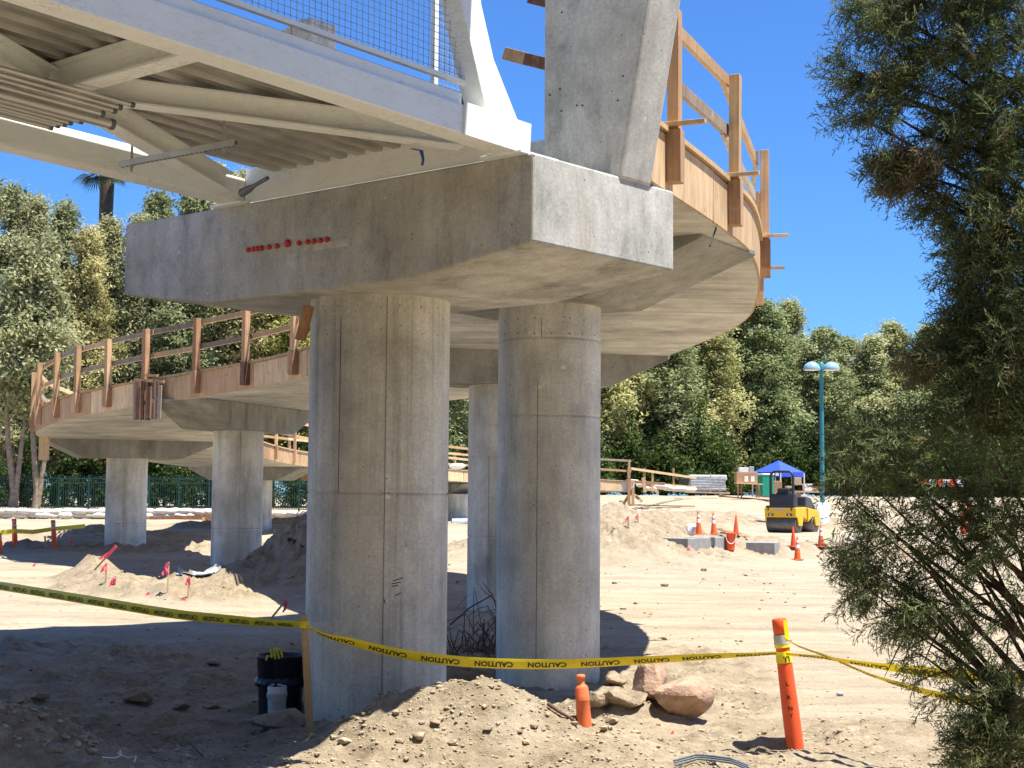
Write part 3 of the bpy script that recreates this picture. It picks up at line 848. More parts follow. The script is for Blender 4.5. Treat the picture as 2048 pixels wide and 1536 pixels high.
def mesh_panel(s, t0, t1, z0, z1):
    fr = MB()
    fr.beam(BP(t0, s, z0), BP(t1, s, z0), .04, .035); fr.beam(BP(t0, s, z1), BP(t1, s, z1), .04, .035)
    fr.beam(BP(t0, s, z0), BP(t0, s, z1), .04, .04, up=V_); fr.beam(BP(t1, s, z0), BP(t1, s, z1), .04, .04, up=V_)
    o = fr.build('mesh_frame', M['steel'], br)
    mb = MB(); st = .05; r = .0036
    k = int((t1 - t0) / st)
    for i in range(1, k):
        t = t0 + i * st
        mb.beam(BP(t, s, z0), BP(t, s, z1), r, r, up=V_)
    k = int((z1 - z0) / st)
    for i in range(1, k):
        z = z0 + i * st
        mb.beam(BP(t0, s + .004, z), BP(t1, s + .004, z), r, r)
    mb.build('wire_mesh', M['mesh'], o)
mesh_panel(S0 + .03, .45, 3.4, CH + .205, CH + 1.35)
mesh_panel(S0 + .36, -.02 + .06, .42, CH + .14, CH + 1.35)
mesh_panel(S0 + .03, 3.5, 6.6, CH + .205, CH + 1.35)
# added unseen shelf, brackets and posts that shade the near chord face
MB().prism([BP(.38, -1.15, CH + 2.45), BP(TL, -1.15, CH + 2.45), BP(TL, .12, CH + 2.5), BP(.38, .12, CH + 2.5)], ZUP * .06).build('added_shade_shelf', M['steel'], br)
for t in (1.05, 3.6, 6.9, 9.9):
    MB().beam(BP(t, -1.1, CH + 2.42), BP(t, S0, CH + 2.42), .08, .08).build('added_shelf_bracket', M['steel'], br)
    MB().beam(BP(t, S0, CH + 1.36), BP(t, S0, CH + 2.4), .08, .08, up=V_).build('added_shelf_post', M['steel'], br)
q = BP(.16, S0 + .98, 0)
# strip of blue masking tape on the end beam
mb = MB(); a = on_plane(838, 300, BP(.16 + .09, 0, 0), V_)
pts = [at(822, 297, 11.05), at(842, 301, 11.04), at(846, 318, 11.02), at(844, 331, 11.03)]
vs = []
for i, p in enumerate(pts):
    dx = U * (.012 if i > 1 else .018)
    vs += [p - dx, p + dx, p + dx + V_ * .004, p - dx + V_ * .004]
mb.add(vs, [(i * 4 + j, i * 4 + (j + 1) % 4, i * 4 + 4 + (j + 1) % 4, i * 4 + 4 + j) for i in range(3) for j in range(4)] + [(3, 2, 1, 0), (12, 13, 14, 15)])
tag(mb.build('tape_scrap', M['blue'], origin=pts[0]), 'torn scrap of blue tape dangling at the bridge end beam', 'tape')
a, b = at(484, 386, 11.9), at(535, 356, 11.45)
tag(MB().tube([a, a.lerp(b, .3), a.lerp(b, .5), b], [.035, .028, .016, .016], 8).build('rod_coupler', M['pipe_cap'], origin=a), 'dark steel rod coupler lying across the end beam on the cap', 'coupler')

# conduits hung under the bridge deck
for i, (px, py, z, r) in enumerate([(266, 210, 4.53, .018), (241, 215, 4.52, .018), (230, 222, 4.51, .018), (206, 228, 4.50, .020), (225, 249, 4.46, .034),
                                   (163, 244, 4.47, .015), (142, 246, 4.465, .016), (130, 250, 4.46, .015), (117, 251, 4.455, .018), (103, 256, 4.45, .015)]):
    a = on_plane(px, py, (0, 0, z), ZUP); b = a + WB * 8 + ZUP * (GR * 8); s = 1 if i < 4 else 2
    lb = 'thickest of the metal conduits hung under the bridge' if r > .03 else ('slim metal conduits hung right of the thickest one under the bridge' if s < 1.97 else 'slim metal conduits hung left of the thickest one under the bridge')
    lb = lb.replace('conduits', 'conduit') if r < .03 else lb
    g = thing('conduit_pipe', lb, 'conduit', tuple(a), 'conduits under the bridge deck' + ('' if r > .03 else (' right bank' if s < 1.97 else ' left bank')))
    e = (b - a).normalized()
    MB().tube([a, b], r, 14).build('pipe', M['conduit'], g)
    MB().tube([a - e * .008, a + e * .022], r * 1.12, 14).build('end_cap', M['pipe_cap'], g)
a = Nc + W * 1.6 + U * 1.38; a.z = 4.365; b = Nc + W * 1.6 + U * 2.72; b.z = 4.39
g = thing('strut_hanger', 'perforated metal strut hung on two rods under the bridge end', 'hanger', tuple(a.lerp(b, .5)))
mb = MB(); mb.beam(a, b, .042, .005); mb.beam(a + W * .02 + ZUP * .021, b + W * .02 + ZUP * .021, .004, .042); mb.beam(a - W * .02 + ZUP * .021, b - W * .02 + ZUP * .021, .004, .042)
ch = mb.build('strut_channel', M['conduit'], g)
mb = MB()
for i in range(26):
    p = a.lerp(b, (i + .5) / 26) - ZUP * .0035
    mb.beam(p - U * .014, p + U * .014, .014, .002)
mb.build('slot_row', M['rubber'], ch)
for k in (.1, .9):
    p = a.lerp(b, k); q = p + ZUP * .36
    MB().tube([p - ZUP * .05, q], .010, 8).build('hanger_rod', M['bolt'], g)
    MB().lathe([(.016, -.02), (.016, -.006)], p, 6, smooth=False).build('nut', M['bolt'], g)
# ------------------------------------------------------------------ site clutter
def ond(px, Y, dz=0):
    p = at(px, 900, Y)
    return Vector((p.x, p.y, gz(p.x, p.y) + dz))
def mpp(p): return p.y / F

# ---- traffic cones
def make_cone(name, label, banded, m=None):
    g = thing(name, label, 'traffic cone', (0, 0, 0), 'traffic cones')
    MB().box((0, 0, .02), (.36, .36, .04)).build('base', m or M['cone_or'], g, bevel=.012)
    r = lambda z: .135 - (.135 - .028) * (z - .04) / .86
    MB().lathe([(r(.04), .04), (r(.4), .4), (r(.88), .88), (.02, .90)], n=24).build('body', m or M['cone_or'], g)
    if banded:
        for (a, b) in ((.46, .60), (.68, .78)):
            MB().lathe([(r(a) + .003, a), (r(b) + .003, b)], n=24, cap=False).build('band', M['white_band'], g)
    return g
foot_z = {}
cone0 = make_cone('traffic_cone', 'banded orange cone at the left end of the concrete footing', True)
cone1 = make_cone('slim_cone', 'plain slim orange cone standing behind the orange bucket', False, M['orange'])
for i, (src, bx, by, hpx, lab, dz) in enumerate([
        (cone0, 1398, 1092, 46, None, .29), (cone0, 1428, 1096, 44, 'banded orange cone on the footing between another cone and the orange bucket', .28),
        (cone1, 1472, 1075, 38, None, 0), (cone1, 1587, 1094, 40, 'plain slim orange cone in front of the yellow roller', 0),
        (cone0, 1595, 1121, 46, 'dusty banded cone on the dirt just right of the footing corner', 0),
        (cone0, 1642, 1098, 44, 'banded cone standing alone below the teal lamp post', 0)]):
    p = ground_at(bx, by); s = hpx * mpp(p) / .9
    c = src if lab is None else dup(src, label=lab)
    c.location = p + ZUP * dz; c.scale = (s, s, s); c.rotation_euler = (R.uniform(-.03, .03), R.uniform(-.04, .04), R.uniform(0, 1.5))

# ---- concrete footing, bucket, pail, planks
a = ground_at(1376, 1093); b = ground_at(1455, 1099); c = ground_at(1492, 1099); d = ground_at(1550, 1110)
g = thing('concrete_footing', 'low grey concrete footing with cones and a bucket around it', 'footing', tuple(a))
def fblock(p, q, h, dep):
    p = Vector(p); q = Vector(q); e = (q - p).normalized(); n = Vector((-e.y, e.x, 0)); z = min(p.z, q.z) - .25
    P = [Vector((*k.xy, z)) for k in (p, q, q + n * dep, p + n * dep)]
    MB().prism(P, ZUP * (h + .25)).build('block', M['footing'], g, bevel=.015)
fblock(a, b, .28, .7); fblock(c, d, .30, 1.0)
p = ground_at(1461, 1101); s = 21 * mpp(p)
g = thing('orange_bucket', 'bright orange plastic bucket with a wire handle beside the footing', 'bucket', tuple(p))
MB().lathe([(.40 * s, 0), (.40 * s, .02), (.5 * s, 1.55 * s), (.54 * s, 1.56 * s), (.54 * s, 1.66 * s), (.47 * s, 1.66 * s), (.38 * s, .1 * s)], p, 24).build('shell', M['orange'], g)
MB().tube([p + Vector((.5 * s * math.cos(k), -.54 * s * .6 - .1 * s * math.sin(k) , 1.5 * s - .9 * s * math.sin(k))) for k in np.linspace(0, PI, 12)], .012, 6).build('handle', M['white_metal'], g)
p = ground_at(1389, 1090) + ZUP * .28
tag(MB().rock(p + Vector((-.02, .3, .12)), .17, 5, 3, (1, 1, .95), .1).build('white_bag', M['white_stuff'], origin=p), 'crumpled white bag behind the leftmost banded cone', 'bag')
for (x0, y0, x1, y1) in ((1438, 1066, 1492, 1072), (1445, 1072, 1496, 1078)):
    a = ground_at(x0, y0) + ZUP * .06; b = ground_at(x1, y1) + ZUP * .05
    tag(MB().beam(a, b, .2, .05).build('plank', M['plywood'], origin=a), 'loose plank lying behind the orange bucket', 'plank', 'planks behind the bucket')

# ---- tandem roller
rp = ground_at(1588, 1065); rp.y += .3
rl = thing('road_roller', 'small yellow tandem road roller with roll bar parked on the sand', 'road roller', (rp.x, rp.y, gz(rp.x, rp.y) - .02), rotz=math.radians(56)); rl.scale = (1.1, 1.1, 1.08)
def rb(name, m, parent=rl):
    pass
def L(mb, name, m, parent=rl, bevel=0):
    o = link(name, mb.mesh(name), m, parent)
    if bevel: bev(o, bevel)
    return o
for x in (-.78, .82):
    dr = L(MB().lathe([(.30, -.6), (.335, -.59), (.335, .59), (.30, .6)], (x, 0, .335), 40, m=Matrix.Rotation(PI / 2, 3, 'X')), 'drum', M['drum'])
    L(MB().lathe([(.10, -.64), (.10, .64)], (x, 0, .335), 16, m=Matrix.Rotation(PI / 2, 3, 'X')), 'axle_hub', M['black'], dr)
    for y in (-.645, .645):
        L(MB().prism([(x - .16, y - .03, .28), (x + .16, y - .03, .28), (x + .26, y - .03, .62), (x - .26, y - .03, .62)], (0, .06, 0)), 'drum_yoke', M['yellow'], bevel=.01)
L(MB().prism([(-1.14, -.64, .60), (-1.18, -.64, .98), (-.16, -.64, 1.0), (-.10, -.64, .50), (-.45, -.64, .62)], (0, 1.28, 0)), 'rear_body', M['yellow'], bevel=.03)
fb = MB().prism([(.10, -.60, .42), (.08, -.60, .98), (1.16, -.60, .86), (1.22, -.60, .64), (.5, -.60, .60)], (0, 1.2, 0))
L(fb, 'front_body', M['yellow'], bevel=.03)
L(MB().prism([(.10, -.50, .97), (.14, -.50, 1.42), (.62, -.50, 1.36), (1.14, -.50, .89)], (0, 1.0, 0)), 'engine_cowl', M['grey_dark'], bevel=.05)
L(MB().box((-.03, 0, .62), (.3, .5, .3)), 'articulation_joint', M['black'], bevel=.02)
L(MB().box((-.72, 0, 1.02), (.9, 1.16, .07)), 'operator_deck', M['black'], bevel=.01)
L(MB().prism([(-1.12, -.52, 1.0), (-1.06, -.52, 1.5), (-.98, -.52, 1.5), (-.95, -.52, 1.0)], (0, .95, 0)), 'rear_guard', M['black'], bevel=.02)
st = L(MB().box((-.62, 0, 1.28), (.46, .5, .12)), 'seat', M['black'], bevel=.04)
L(MB().box((-.84, 0, 1.52), (.12, .48, .42)), 'seat_back', M['black'], st, bevel=.05)
L(MB().prism([(-.28, -.22, 1.02), (-.22, -.22, 1.52), (-.02, -.22, 1.6), (.05, -.22, 1.02)], (0, .44, 0)), 'console', M['grey_dark'], bevel=.03)
sw = MB(); sw.tube([(-.26 + .03 * math.cos(k) * 5 * .5, .19 * math.sin(k), 1.66 + .06 * math.cos(k)) for k in np.linspace(0, 2 * PI, 24)], .016, 8, cap=False)
sw.tube([(-.26, 0, 1.66), (-.14, 0, 1.5)], .02, 8)
L(sw, 'steering_wheel', M['black'])
L(MB().tube([(-.98, -.46, .98), (-.98, -.46, 2.18), (-.98, -.42, 2.29), (-.98, -.32, 2.36), (-.98, .32, 2.36), (-.98, .42, 2.29), (-.98, .46, 2.18), (-.98, .46, .98)], .05, 12), 'roll_bar', M['black'])
for y in (-.38, .38):
    lp = L(MB().box((-1.165, y, .70), (.02, .22, .09)), 'tail_lamp', M['lamp_glass'], bevel=.01)
    L(MB().lathe([(.035, 0), (.035, .02)], (-1.18, y, .70), 12, m=Matrix.Rotation(-PI / 2, 3, 'Y')), 'lens', M['white_band'], lp)
    L(MB().box((-1.185, y * 1.25, .92), (.02, .05, .12)), 'marker_lamp', M['lamp_glass'])
L(MB().box((-1.185, 0, .90), (.01, .5, .06)), 'rear_plate', M['grey_band'])

# ---- lamp post
lp = ground_at(1645, 1043); k = mpp(lp)
g = thing('lamp_post', 'tall teal lamp post with two pale dome lamps on a white concrete base', 'lamp post', tuple(lp))
H = 312 * k
MB().lathe([(14 * k, -.3), (13 * k, 34 * k), (11 * k, 35 * k)], lp, 24).build('pedestal', M['white_stuff'], g)
MB().lathe([(4.6 * k, 34 * k), (4.4 * k, 160 * k), (3.6 * k, H)], lp, 20).build('pole', M['teal'], g)
MB().beam(lp + Vector((-14 * k, 0, H - 5 * k)), lp + Vector((14 * k, 0, H - 5 * k)), 5 * k, 5 * k).build('cross_arm', M['teal'], g, bevel=.01)
MB().lathe([(5.5 * k, H - 12 * k), (5.5 * k, H + 2 * k), (1 * k, H + 5 * k)], lp, 16).build('pole_head', M['teal'], g)
for sx in (-19, 20):
    c = lp + Vector((sx * k, 0, H - 11 * k))
    d = MB().lathe([(17 * k, 0), (17.2 * k, 1.5 * k), (16 * k, 6 * k), (13 * k, 11 * k), (8 * k, 14.5 * k), (2 * k, 16.5 * k), (.4 * k, 16.7 * k)], c, 28).build('lamp_dome', M['dome'], g)
    MB().lathe([(16 * k, -1 * k), (16 * k, 0)], c, 24).build('lens', M['white_band'], d)

# ---- blue canopy
Yt = 97
c = ond(1557, Yt); k = Yt / F
g = thing('canopy_tent', 'blue pop-up canopy tent on white legs at the site edge', 'canopy', tuple(c))
an = math.radians(38); hd = 53 * k * 1.0
crn = [c + Vector((math.cos(an + i * PI / 2) * hd, math.sin(an + i * PI / 2) * hd, 0)) for i in range(4)]
crn = [ond(1505, Yt + .3), ond(1561, Yt - 1.5), ond(1608, Yt + .1), ond(1550, Yt + 1.6)]
zc = at(1557, 921, Yt).z; ze = at(1505, 944, Yt).z; zv = at(1557, 954, Yt).z
E = [Vector((p.x, p.y, ze)) for p in crn]; Vv = [Vector((p.x, p.y, zv)) for p in crn]; top = Vector((c.x, c.y, zc))
mb = MB(); vs = [top] + E + Vv
mb.add(vs, [(0, 1 + i, 1 + (i + 1) % 4) for i in range(4)] + [(1 + i, 5 + i, 5 + (i + 1) % 4, 1 + (i + 1) % 4) for i in range(4)])
o = mb.build('cloth_top', M['blue_cloth'], g); md = o.modifiers.new('thickness', 'SOLIDIFY'); md.thickness = .02
mb = MB(); q = Vv[1].lerp(E[1], .5) + Vector((-.22, -.03, 0)); mb.box(q, (.20, .02, .2)); mb.build('white_patch', M['white_stuff'], o)
for p, v in zip(crn, Vv):
    MB().beam(Vector((p.x, p.y, p.z - .1)), Vector((p.x, p.y, ze - .05)), .07, .07, up=(0, 1, 0)).build('leg', M['white_metal'], g)

# ---- stacks and boxes on the embankment
def boxat(name, label, cat, px0, px1, y0, y1, Y, m, depth=.8, group=None, rot=0, origin=None, bevel=.02):
    a = at(px0, y1, Y); b = at(px1, y0, Y)
    c = (a + b) / 2 + Vector((0, depth / 2, 0))
    o = MB().box(c, (b.x - a.x, depth, b.z - a.z), rz=rot).build(name, m, origin=(c.x, c.y, a.z), bevel=bevel)
    return tag(o, label, cat, group)
g = thing('wrapped_stack', 'stack of silver wrapped bundles left of the big carton', 'material stack', tuple(at(1416, 983, 88)))
for i in range(6):
    y1 = 981 - i * 5.2
    mb = MB()
    a = at(1380 + R.uniform(-2, 3), y1, 88); b = at(1454 + R.uniform(-3, 3), y1 - 4.9, 88)
    c = (a + b) / 2 + Vector((0, .5, 0)); mb.box(c, (b.x - a.x, 1.0, b.z - a.z), rz=R.uniform(-.03, .03))
    mb.build('bundle', M['silver'] if i < 5 else M['white_stuff'], g, bevel=.04)
for px in (1421, 1440):
    MB().beam(at(px, 983, 87.4), at(px, 946 if px == 1421 else 951, 87.4), .05, .04, up=(0, 1, 0)).build('strap', M['conduit'], g)
MB().beam(at(1378, 984, 87.7), at(1460, 986, 87.7), .1, .1).build('skid', M['lumber_red'], g)
boxat('dark_crate', 'small dark crate beyond the timber rails left of the silver stack', 'crate', 1361, 1376, 957, 969, 87, M['black'])
g = thing('work_table', 'makeshift timber work table carrying the big carton', 'table', tuple(at(1497, 995, 85)))
MB().beam(at(1470, 966, 85), at(1524, 968.5, 85), .9, .05).build('tabletop', M['plywood'], g)
for px in (1476, 1483, 1513, 1518):
    MB().beam(at(px, 968, 85 + R.uniform(-.3, .3)), at(px, 995, 85), .07, .07, up=(0, 1, 0)).build('leg', M['lumber_red'], g)
MB().beam(at(1474, 985, 85), at(1520, 986, 85), .6, .04).build('shelf', M['lumber'], g)
boxat('big_carton', 'big brown carton with pale patches on the work table', 'carton', 1473, 1515, 944, 966, 85, M['card'])
for (a, b) in ((1489, 1496), (1502, 1509)):
    boxat('paper_sheet', 'pale paper taped to the front of the big carton', 'paper', a, b, 952, 963, 84.9, M['white_stuff'], .02, 'papers on the big carton', bevel=.002)
boxat('white_carton', 'white carton with blue top on top of the big carton', 'carton', 1478, 1497, 935, 944, 85.2, M['white_stuff'], .5)
boxat('white_pail', 'white pail on the right end of the big carton', 'pail', 1499, 1508, 933, 944, 85.2, M['sheet'], .3)
for i, (a, b, y0, y1, Y, m, lab) in enumerate([(1546, 1564, 962, 986, 92, 'card', 'upright brown carton seen through the roll bar under the canopy'),
        (1586, 1603, 955, 968, 93, 'crate', 'greyish carton on top of the pile under the canopy right side'),
        (1592, 1602, 983, 997, 90, 'card', 'small carton low in the pile beside the roller cowl'),
        (1609, 1625, 969, 982, 90, 'white_stuff', 'white box on the lumber pile beside the lamp post'),
        (1625, 1637, 973, 982, 90, 'crate', 'pinkish carton at the right end of the lumber pile'),
        (1573, 1588, 972, 978, 91, 'crate', 'flat pale carton left of the white box on the pile')]):
    boxat('carton', lab, 'carton', a, b, y0, y1, Y, M[m], .6)
tag(MB().beam(at(1581, 983, 90.2), at(1640, 984, 90.2), .8, .09).build('lumber_stack', M['lumber'], origin=at(1610, 984, 90)), 'flat lumber stack with boxes on it behind the roller', 'lumber')
tag(MB().beam(at(1588, 969, 91), at(1622, 968, 91), .7, .07).build('lumber_sheet', M['lumber'], origin=at(1605, 969, 91)), 'thin lumber sheet under the greyish carton near the canopy', 'lumber')
g = thing('road_barrier', 'red and white barrier panel standing behind the roller cowl', 'barrier', tuple(at(1608, 1003, 86)))
MB().beam(at(1608, 1003, 86), at(1608, 989, 86), .30, .1, up=(0, 1, 0)).build('panel', M['white_stuff'], g)
MB().beam(at(1608, 999, 85.9), at(1608, 995, 85.9), .32, .1, up=(0, 1, 0)).build('stripe', M['red_cap'], g)
g = thing('portable_toilet', 'green portable toilet cabin with pale roof beside the canopy', 'toilet cabin', tuple(at(1532, 992, 91)))
a = at(1520, 992, 91); b = at(1545, 950, 91); c = (a + b) / 2 + Vector((0, .4, 0))
MB().box(c, (b.x - a.x, .8, b.z - a.z), rz=.3).build('cabin', M['green_box'], g, bevel=.03)
MB().box(Vector((c.x, c.y, b.z + .04)), (b.x - a.x + .06, .86, .1), rz=.3).build('roof', M['white_stuff'], g, bevel=.03)
# rails at the top of the embankment
g = thing('site_rail', 'two-rail timber barrier on the embankment left of the silver stack', 'barrier', tuple(at(1320, 985, 80)))
for (y0, y1) in ((937, 956), (964, 975)):
    MB().beam(at(1262, y0, 77), at(1392, y1, 86), .06, .12).build('rail', M['lumber'], g)
for px in (1289, 1305, 1347):
    Y = 77 + (px - 1262) / 130 * 9
    MB().beam(at(px, 936 if px != 1305 else 946, Y), at(px, 985, Y), .1, .1, up=(0, 1, 0)).build('post', M['lumber'], g)
for i, (x0, y0, x1, y1) in enumerate(((1345, 983, 1450, 990), (1440, 992, 1545, 1001), (1270, 1010, 1390, 1013))):
    a = ground_at(x0, y0 + 4) + ZUP * .1; b = ground_at(x1, y1 + 4) + ZUP * .1
    tag(MB().beam(a, b, .18, .07).build('long_board', M['lumber_red'], origin=a), ('long board on the embankment below the silver stack', 'long board on the embankment below the green cabin', 'long thin board half way up the embankment by the shores')[i], 'board')
# sandbags
def bag_mesh(seed):
    mb = MB(); rr = random.Random(seed); n, k = 14, 9; vs = []
    for i in range(k + 1):
        u = i / k * 2 - 1; w_ = (1 - abs(u) ** 3.2) * .95 + .10
        for j in range(n):
            a = 2 * PI * j / n
            vs.append((u * .30, math.cos(a) * .17 * w_ * rr.uniform(.95, 1.05), .075 + math.sin(a) * .075 * w_ * rr.uniform(.9, 1.08)))
    fs = [(i * n + j, i * n + (j + 1) % n, (i + 1) * n + (j + 1) % n, (i + 1) * n + j) for i in range(k) for j in range(n)]
    mb.add(vs, fs, True); mb.add(vs[:n], [tuple(range(n - 1, -1, -1))]); mb.add(vs[-n:], [tuple(range(n))])
    return mb.mesh('sandbag')
bags = [bag_mesh(i) for i in range(4)]
for b in bags: b.materials.append(M['sandbag'])
def bag(p, rz, label, group):
    o = bpy.data.objects.new('sandbag', R.choice(bags)); COL.objects.link(o)
    o.location = p; o.rotation_euler = (R.uniform(-.12, .12), R.uniform(-.1, .1), rz); s = R.uniform(1.1, 1.4); o.scale = (s, s, s * 1.35)
    tag(o, label, 'sandbag', group)
YB = 66.5
for lay in range(2):
    px = -30 + lay * 11
    while px < 640:
        if not (440 < px < 522):
            p = ond(px, YB + R.uniform(-.15, .15)); p.z += .02 + lay * .17
            if R.random() < (1 if lay == 0 else .82):
                bag(p, R.uniform(-.2, .2), ('white sandbag in the low row along the foot of the green fence' if lay == 0 else 'white sandbag lying on the upper layer of the row by the green fence'), 'sandbags by the green fence, ' + ('lower layer' if lay == 0 else 'upper layer'))
        px += R.uniform(21, 25)
for i, (px, py) in enumerate(((1300, 982), (1322, 979), (1338, 982), (1360, 983), (1380, 985), (1268, 968), (1285, 974), (915, 938))):
    p = at(px, py, 79 + i * .4 if px > 1000 else 69.8)
    bag(p, R.uniform(-.3, .3), 'white sandbag strewn on the embankment around the timber rails' if px > 1000 else 'white sandbag on the far ramp deck between the two front columns', 'sandbags on the embankment' if px > 1000 else None)
# timber baulk near the sandbags
a = at(300, 1041, 66); b = at(428, 1036, 66)
tag(MB().beam(a, b, .25, .30).build('timber_baulk', M['form_brown'], origin=a), 'long dark timber baulk lying in front of the sandbags', 'baulk')
g = thing('trestle', 'small dark trestle at the right end of the timber baulk', 'trestle', tuple(ond(414, 64)))
for (x0, y0, x1, y1) in ((408, 1036, 404, 1062), (412, 1036, 420, 1062), (398, 1058, 418, 1040)):
    MB().beam(at(x0, y0, 64.2), at(x1, y1, 63.8), .12, .1, up=(0, 1, 0)).build('strut', M['old_board'], g)
# pale sheets on the ground
def sheet(label, quad, m, th=.02, lift=.04, cat='sheet'):
    P = [ground_at(*q) for q in quad]; nu, nv = 10, 5; vs = []
    for j in range(nv + 1):
        for i in range(nu + 1):
            u = i / nu; v = j / nv; q = P[0].lerp(P[1], u).lerp(P[3].lerp(P[2], u), v)
            vs.append((q.x, q.y, gz(q.x, q.y)))
    vs = np.array(vs); A_m = np.c_[vs[:, :2], np.ones(len(vs))]; co = np.linalg.lstsq(A_m, vs[:, 2], rcond=None)[0]
    fl = A_m @ co; vs[:, 2] = np.maximum(vs[:, 2], fl * .75 + vs[:, 2] * .25) + .02
    mb = MB(); mb.add(vs, [(j * (nu + 1) + i, j * (nu + 1) + i + 1, (j + 1) * (nu + 1) + i + 1, (j + 1) * (nu + 1) + i) for j in range(nv) for i in range(nu)])
    o = mb.build('ground_sheet', m, origin=P[0]); md = o.modifiers.new('thickness', 'SOLIDIFY'); md.thickness = th
    tag(o, label, cat)
sheet('pale blue plastic sheet lying in the shade by the pink flags', ((352, 1152), (424, 1152), (442, 1137), (356, 1136)), M['sheet'], .02, .10)
sheet('thin pale board in the shade right of the left columns', ((408, 1129), (500, 1121), (520, 1116), (430, 1121)), M['grey_board'], .03, .05, 'board')
sheet('pale sheet behind the columns left of the massive front column', ((546, 1060), (596, 1062), (592, 1056), (548, 1055)), M['sheet'], .02, .06)
sheet('narrow board on the shaded ground by the leftmost column', ((172, 1097), (200, 1093), (202, 1090), (176, 1093)), M['grey_board'], .03, .04, 'board')
sheet('flat dark scrap on the sand right of the cones', ((1690, 1079), (1735, 1080), (1740, 1077), (1698, 1076)), M['black'], .02, .04, 'scrap')
sheet('pale blue block on the ground between the two front columns', ((904, 1047), (936, 1047), (936, 1037), (904, 1037)), M['sheet'], .1, .05, 'block')

# ---- flagged survey stakes
def ribbon(p, k, seed):
    rr = random.Random(seed); mb = MB(); vs = []
    for tail in range(2):
        a = p.copy(); v0 = []
        for i in range(5):
            w_ = k * (3.2 - .3 * i)
            v0 += [a + Vector((-w_, 0, 0)), a + Vector((w_ * .6, rr.uniform(-1, 1) * k, 0)), a + Vector((w_ * .6, rr.uniform(-1, 1) * k + .01, 0)), a + Vector((-w_, .01, 0))]
            a = a + Vector((rr.uniform(-4, 1.5) * k, rr.uniform(-2, 2) * k, -rr.uniform(3, 6) * k))
        mb.add(v0, [(i * 4 + j, i * 4 + (j + 1) % 4, i * 4 + 4 + (j + 1) % 4, i * 4 + 4 + j) for i in range(4) for j in range(4)])
    return mb
STK = [((187, 1143), (231, 1094), 'leaning lath with a long pink ribbon above the bright berm', 5.5), ((211, 1166), (213, 1126), 'upright pink-flagged stake just right of the leaning lath', 3),
       ((230, 1174), (231, 1152), 'short pink-flagged stake low on the berm', 3.2), ((335, 1186), (337, 1124), 'tallest pink-flagged stake in the shade left of the blue sheet', 4),
       ((376, 1197), (379, 1152), 'pink-flagged stake in front of the pale blue sheet', 3.4), ((540, 1240), (573, 1199), 'tilted pink-flagged stake beside the massive front column', 3.4),
       ((278, 1139), (302, 1131), 'nearly flat lath with a pink tag in the shade', 1.6), ((145, 1100), (142, 1074), 'far pink-tagged lath right of the orange delineators', 2),
       ((91, 1101), (90, 1072), None, 0), ((1257, 1058), (1256, 1032), 'pink-topped stake on the sunny slope right of the columns', 1.6), ((1276, 1046), (1275, 1028), 'smaller pink-topped stake below the timber shores', 1.6)]
for i, (b, t_, lab, fl) in enumerate(STK):
    p = ground_at(*b); k = mpp(p); q = at(t_[0], t_[1], p.y - (.15 if i == 0 else 0))
    g = thing('survey_stake', lab or 'bare lath stake between the two orange delineators at far left', 'survey stake', tuple(p), 'survey stakes')
    MB().beam(p - (q - p).normalized() * .1, q, max(.03, 3.2 * k), max(.015, 1.6 * k), up=(0, 1, 0)).build('stake', M['lath'], g)
    if fl:
        if i == 0:
            a = p.lerp(q, .55); MB().beam(a + Vector((0, -.03, 0)), q + Vector((.02, -.03, .02)), 6 * k, .012, up=(0, 1, 0)).build('ribbon', M['pink'], g)
            MB().beam(a + Vector((-.1, -.04, -.02)), a + Vector((.12, -.04, .13)), 4 * k, .012, up=(0, 1, 0)).build('ribbon', M['pink'], g)
        else:
            ribbon(q - Vector((0, .03, 2 * k)), k * fl / 3, i).build('ribbon', M['pink'], g)
for i, (px, py) in enumerate(((297, 1190), (370, 1202), (70, 1133), (1347, 1468), (1378, 1100))):
    p = ground_at(px, py); k = mpp(p)
    tag(ribbon(p + Vector((0, 0, 5 * k)), k * .9, 40 + i).build('ribbon_scrap', M['pink'] if i != 3 else M['orange'], origin=p),
        ('pink ribbon scrap on the sunlit berm', 'pink ribbon scrap at the foot of the flagged stake by the blue sheet', 'pink ribbon scrap on the bright sand at far left', 'small orange scrap in the dirt below the boulders', 'pink ribbon scrap under the left end of the footing')[i], 'ribbon')
p = ground_at(1682, 1392); k = mpp(p)
tag(MB().rock(p + ZUP * .02, 8 * k, 3, 1, (1.1, .8, .5), .9).build('litter_scrap', M['sheet'], origin=p), 'small pale blue litter scrap on the open sand', 'litter')

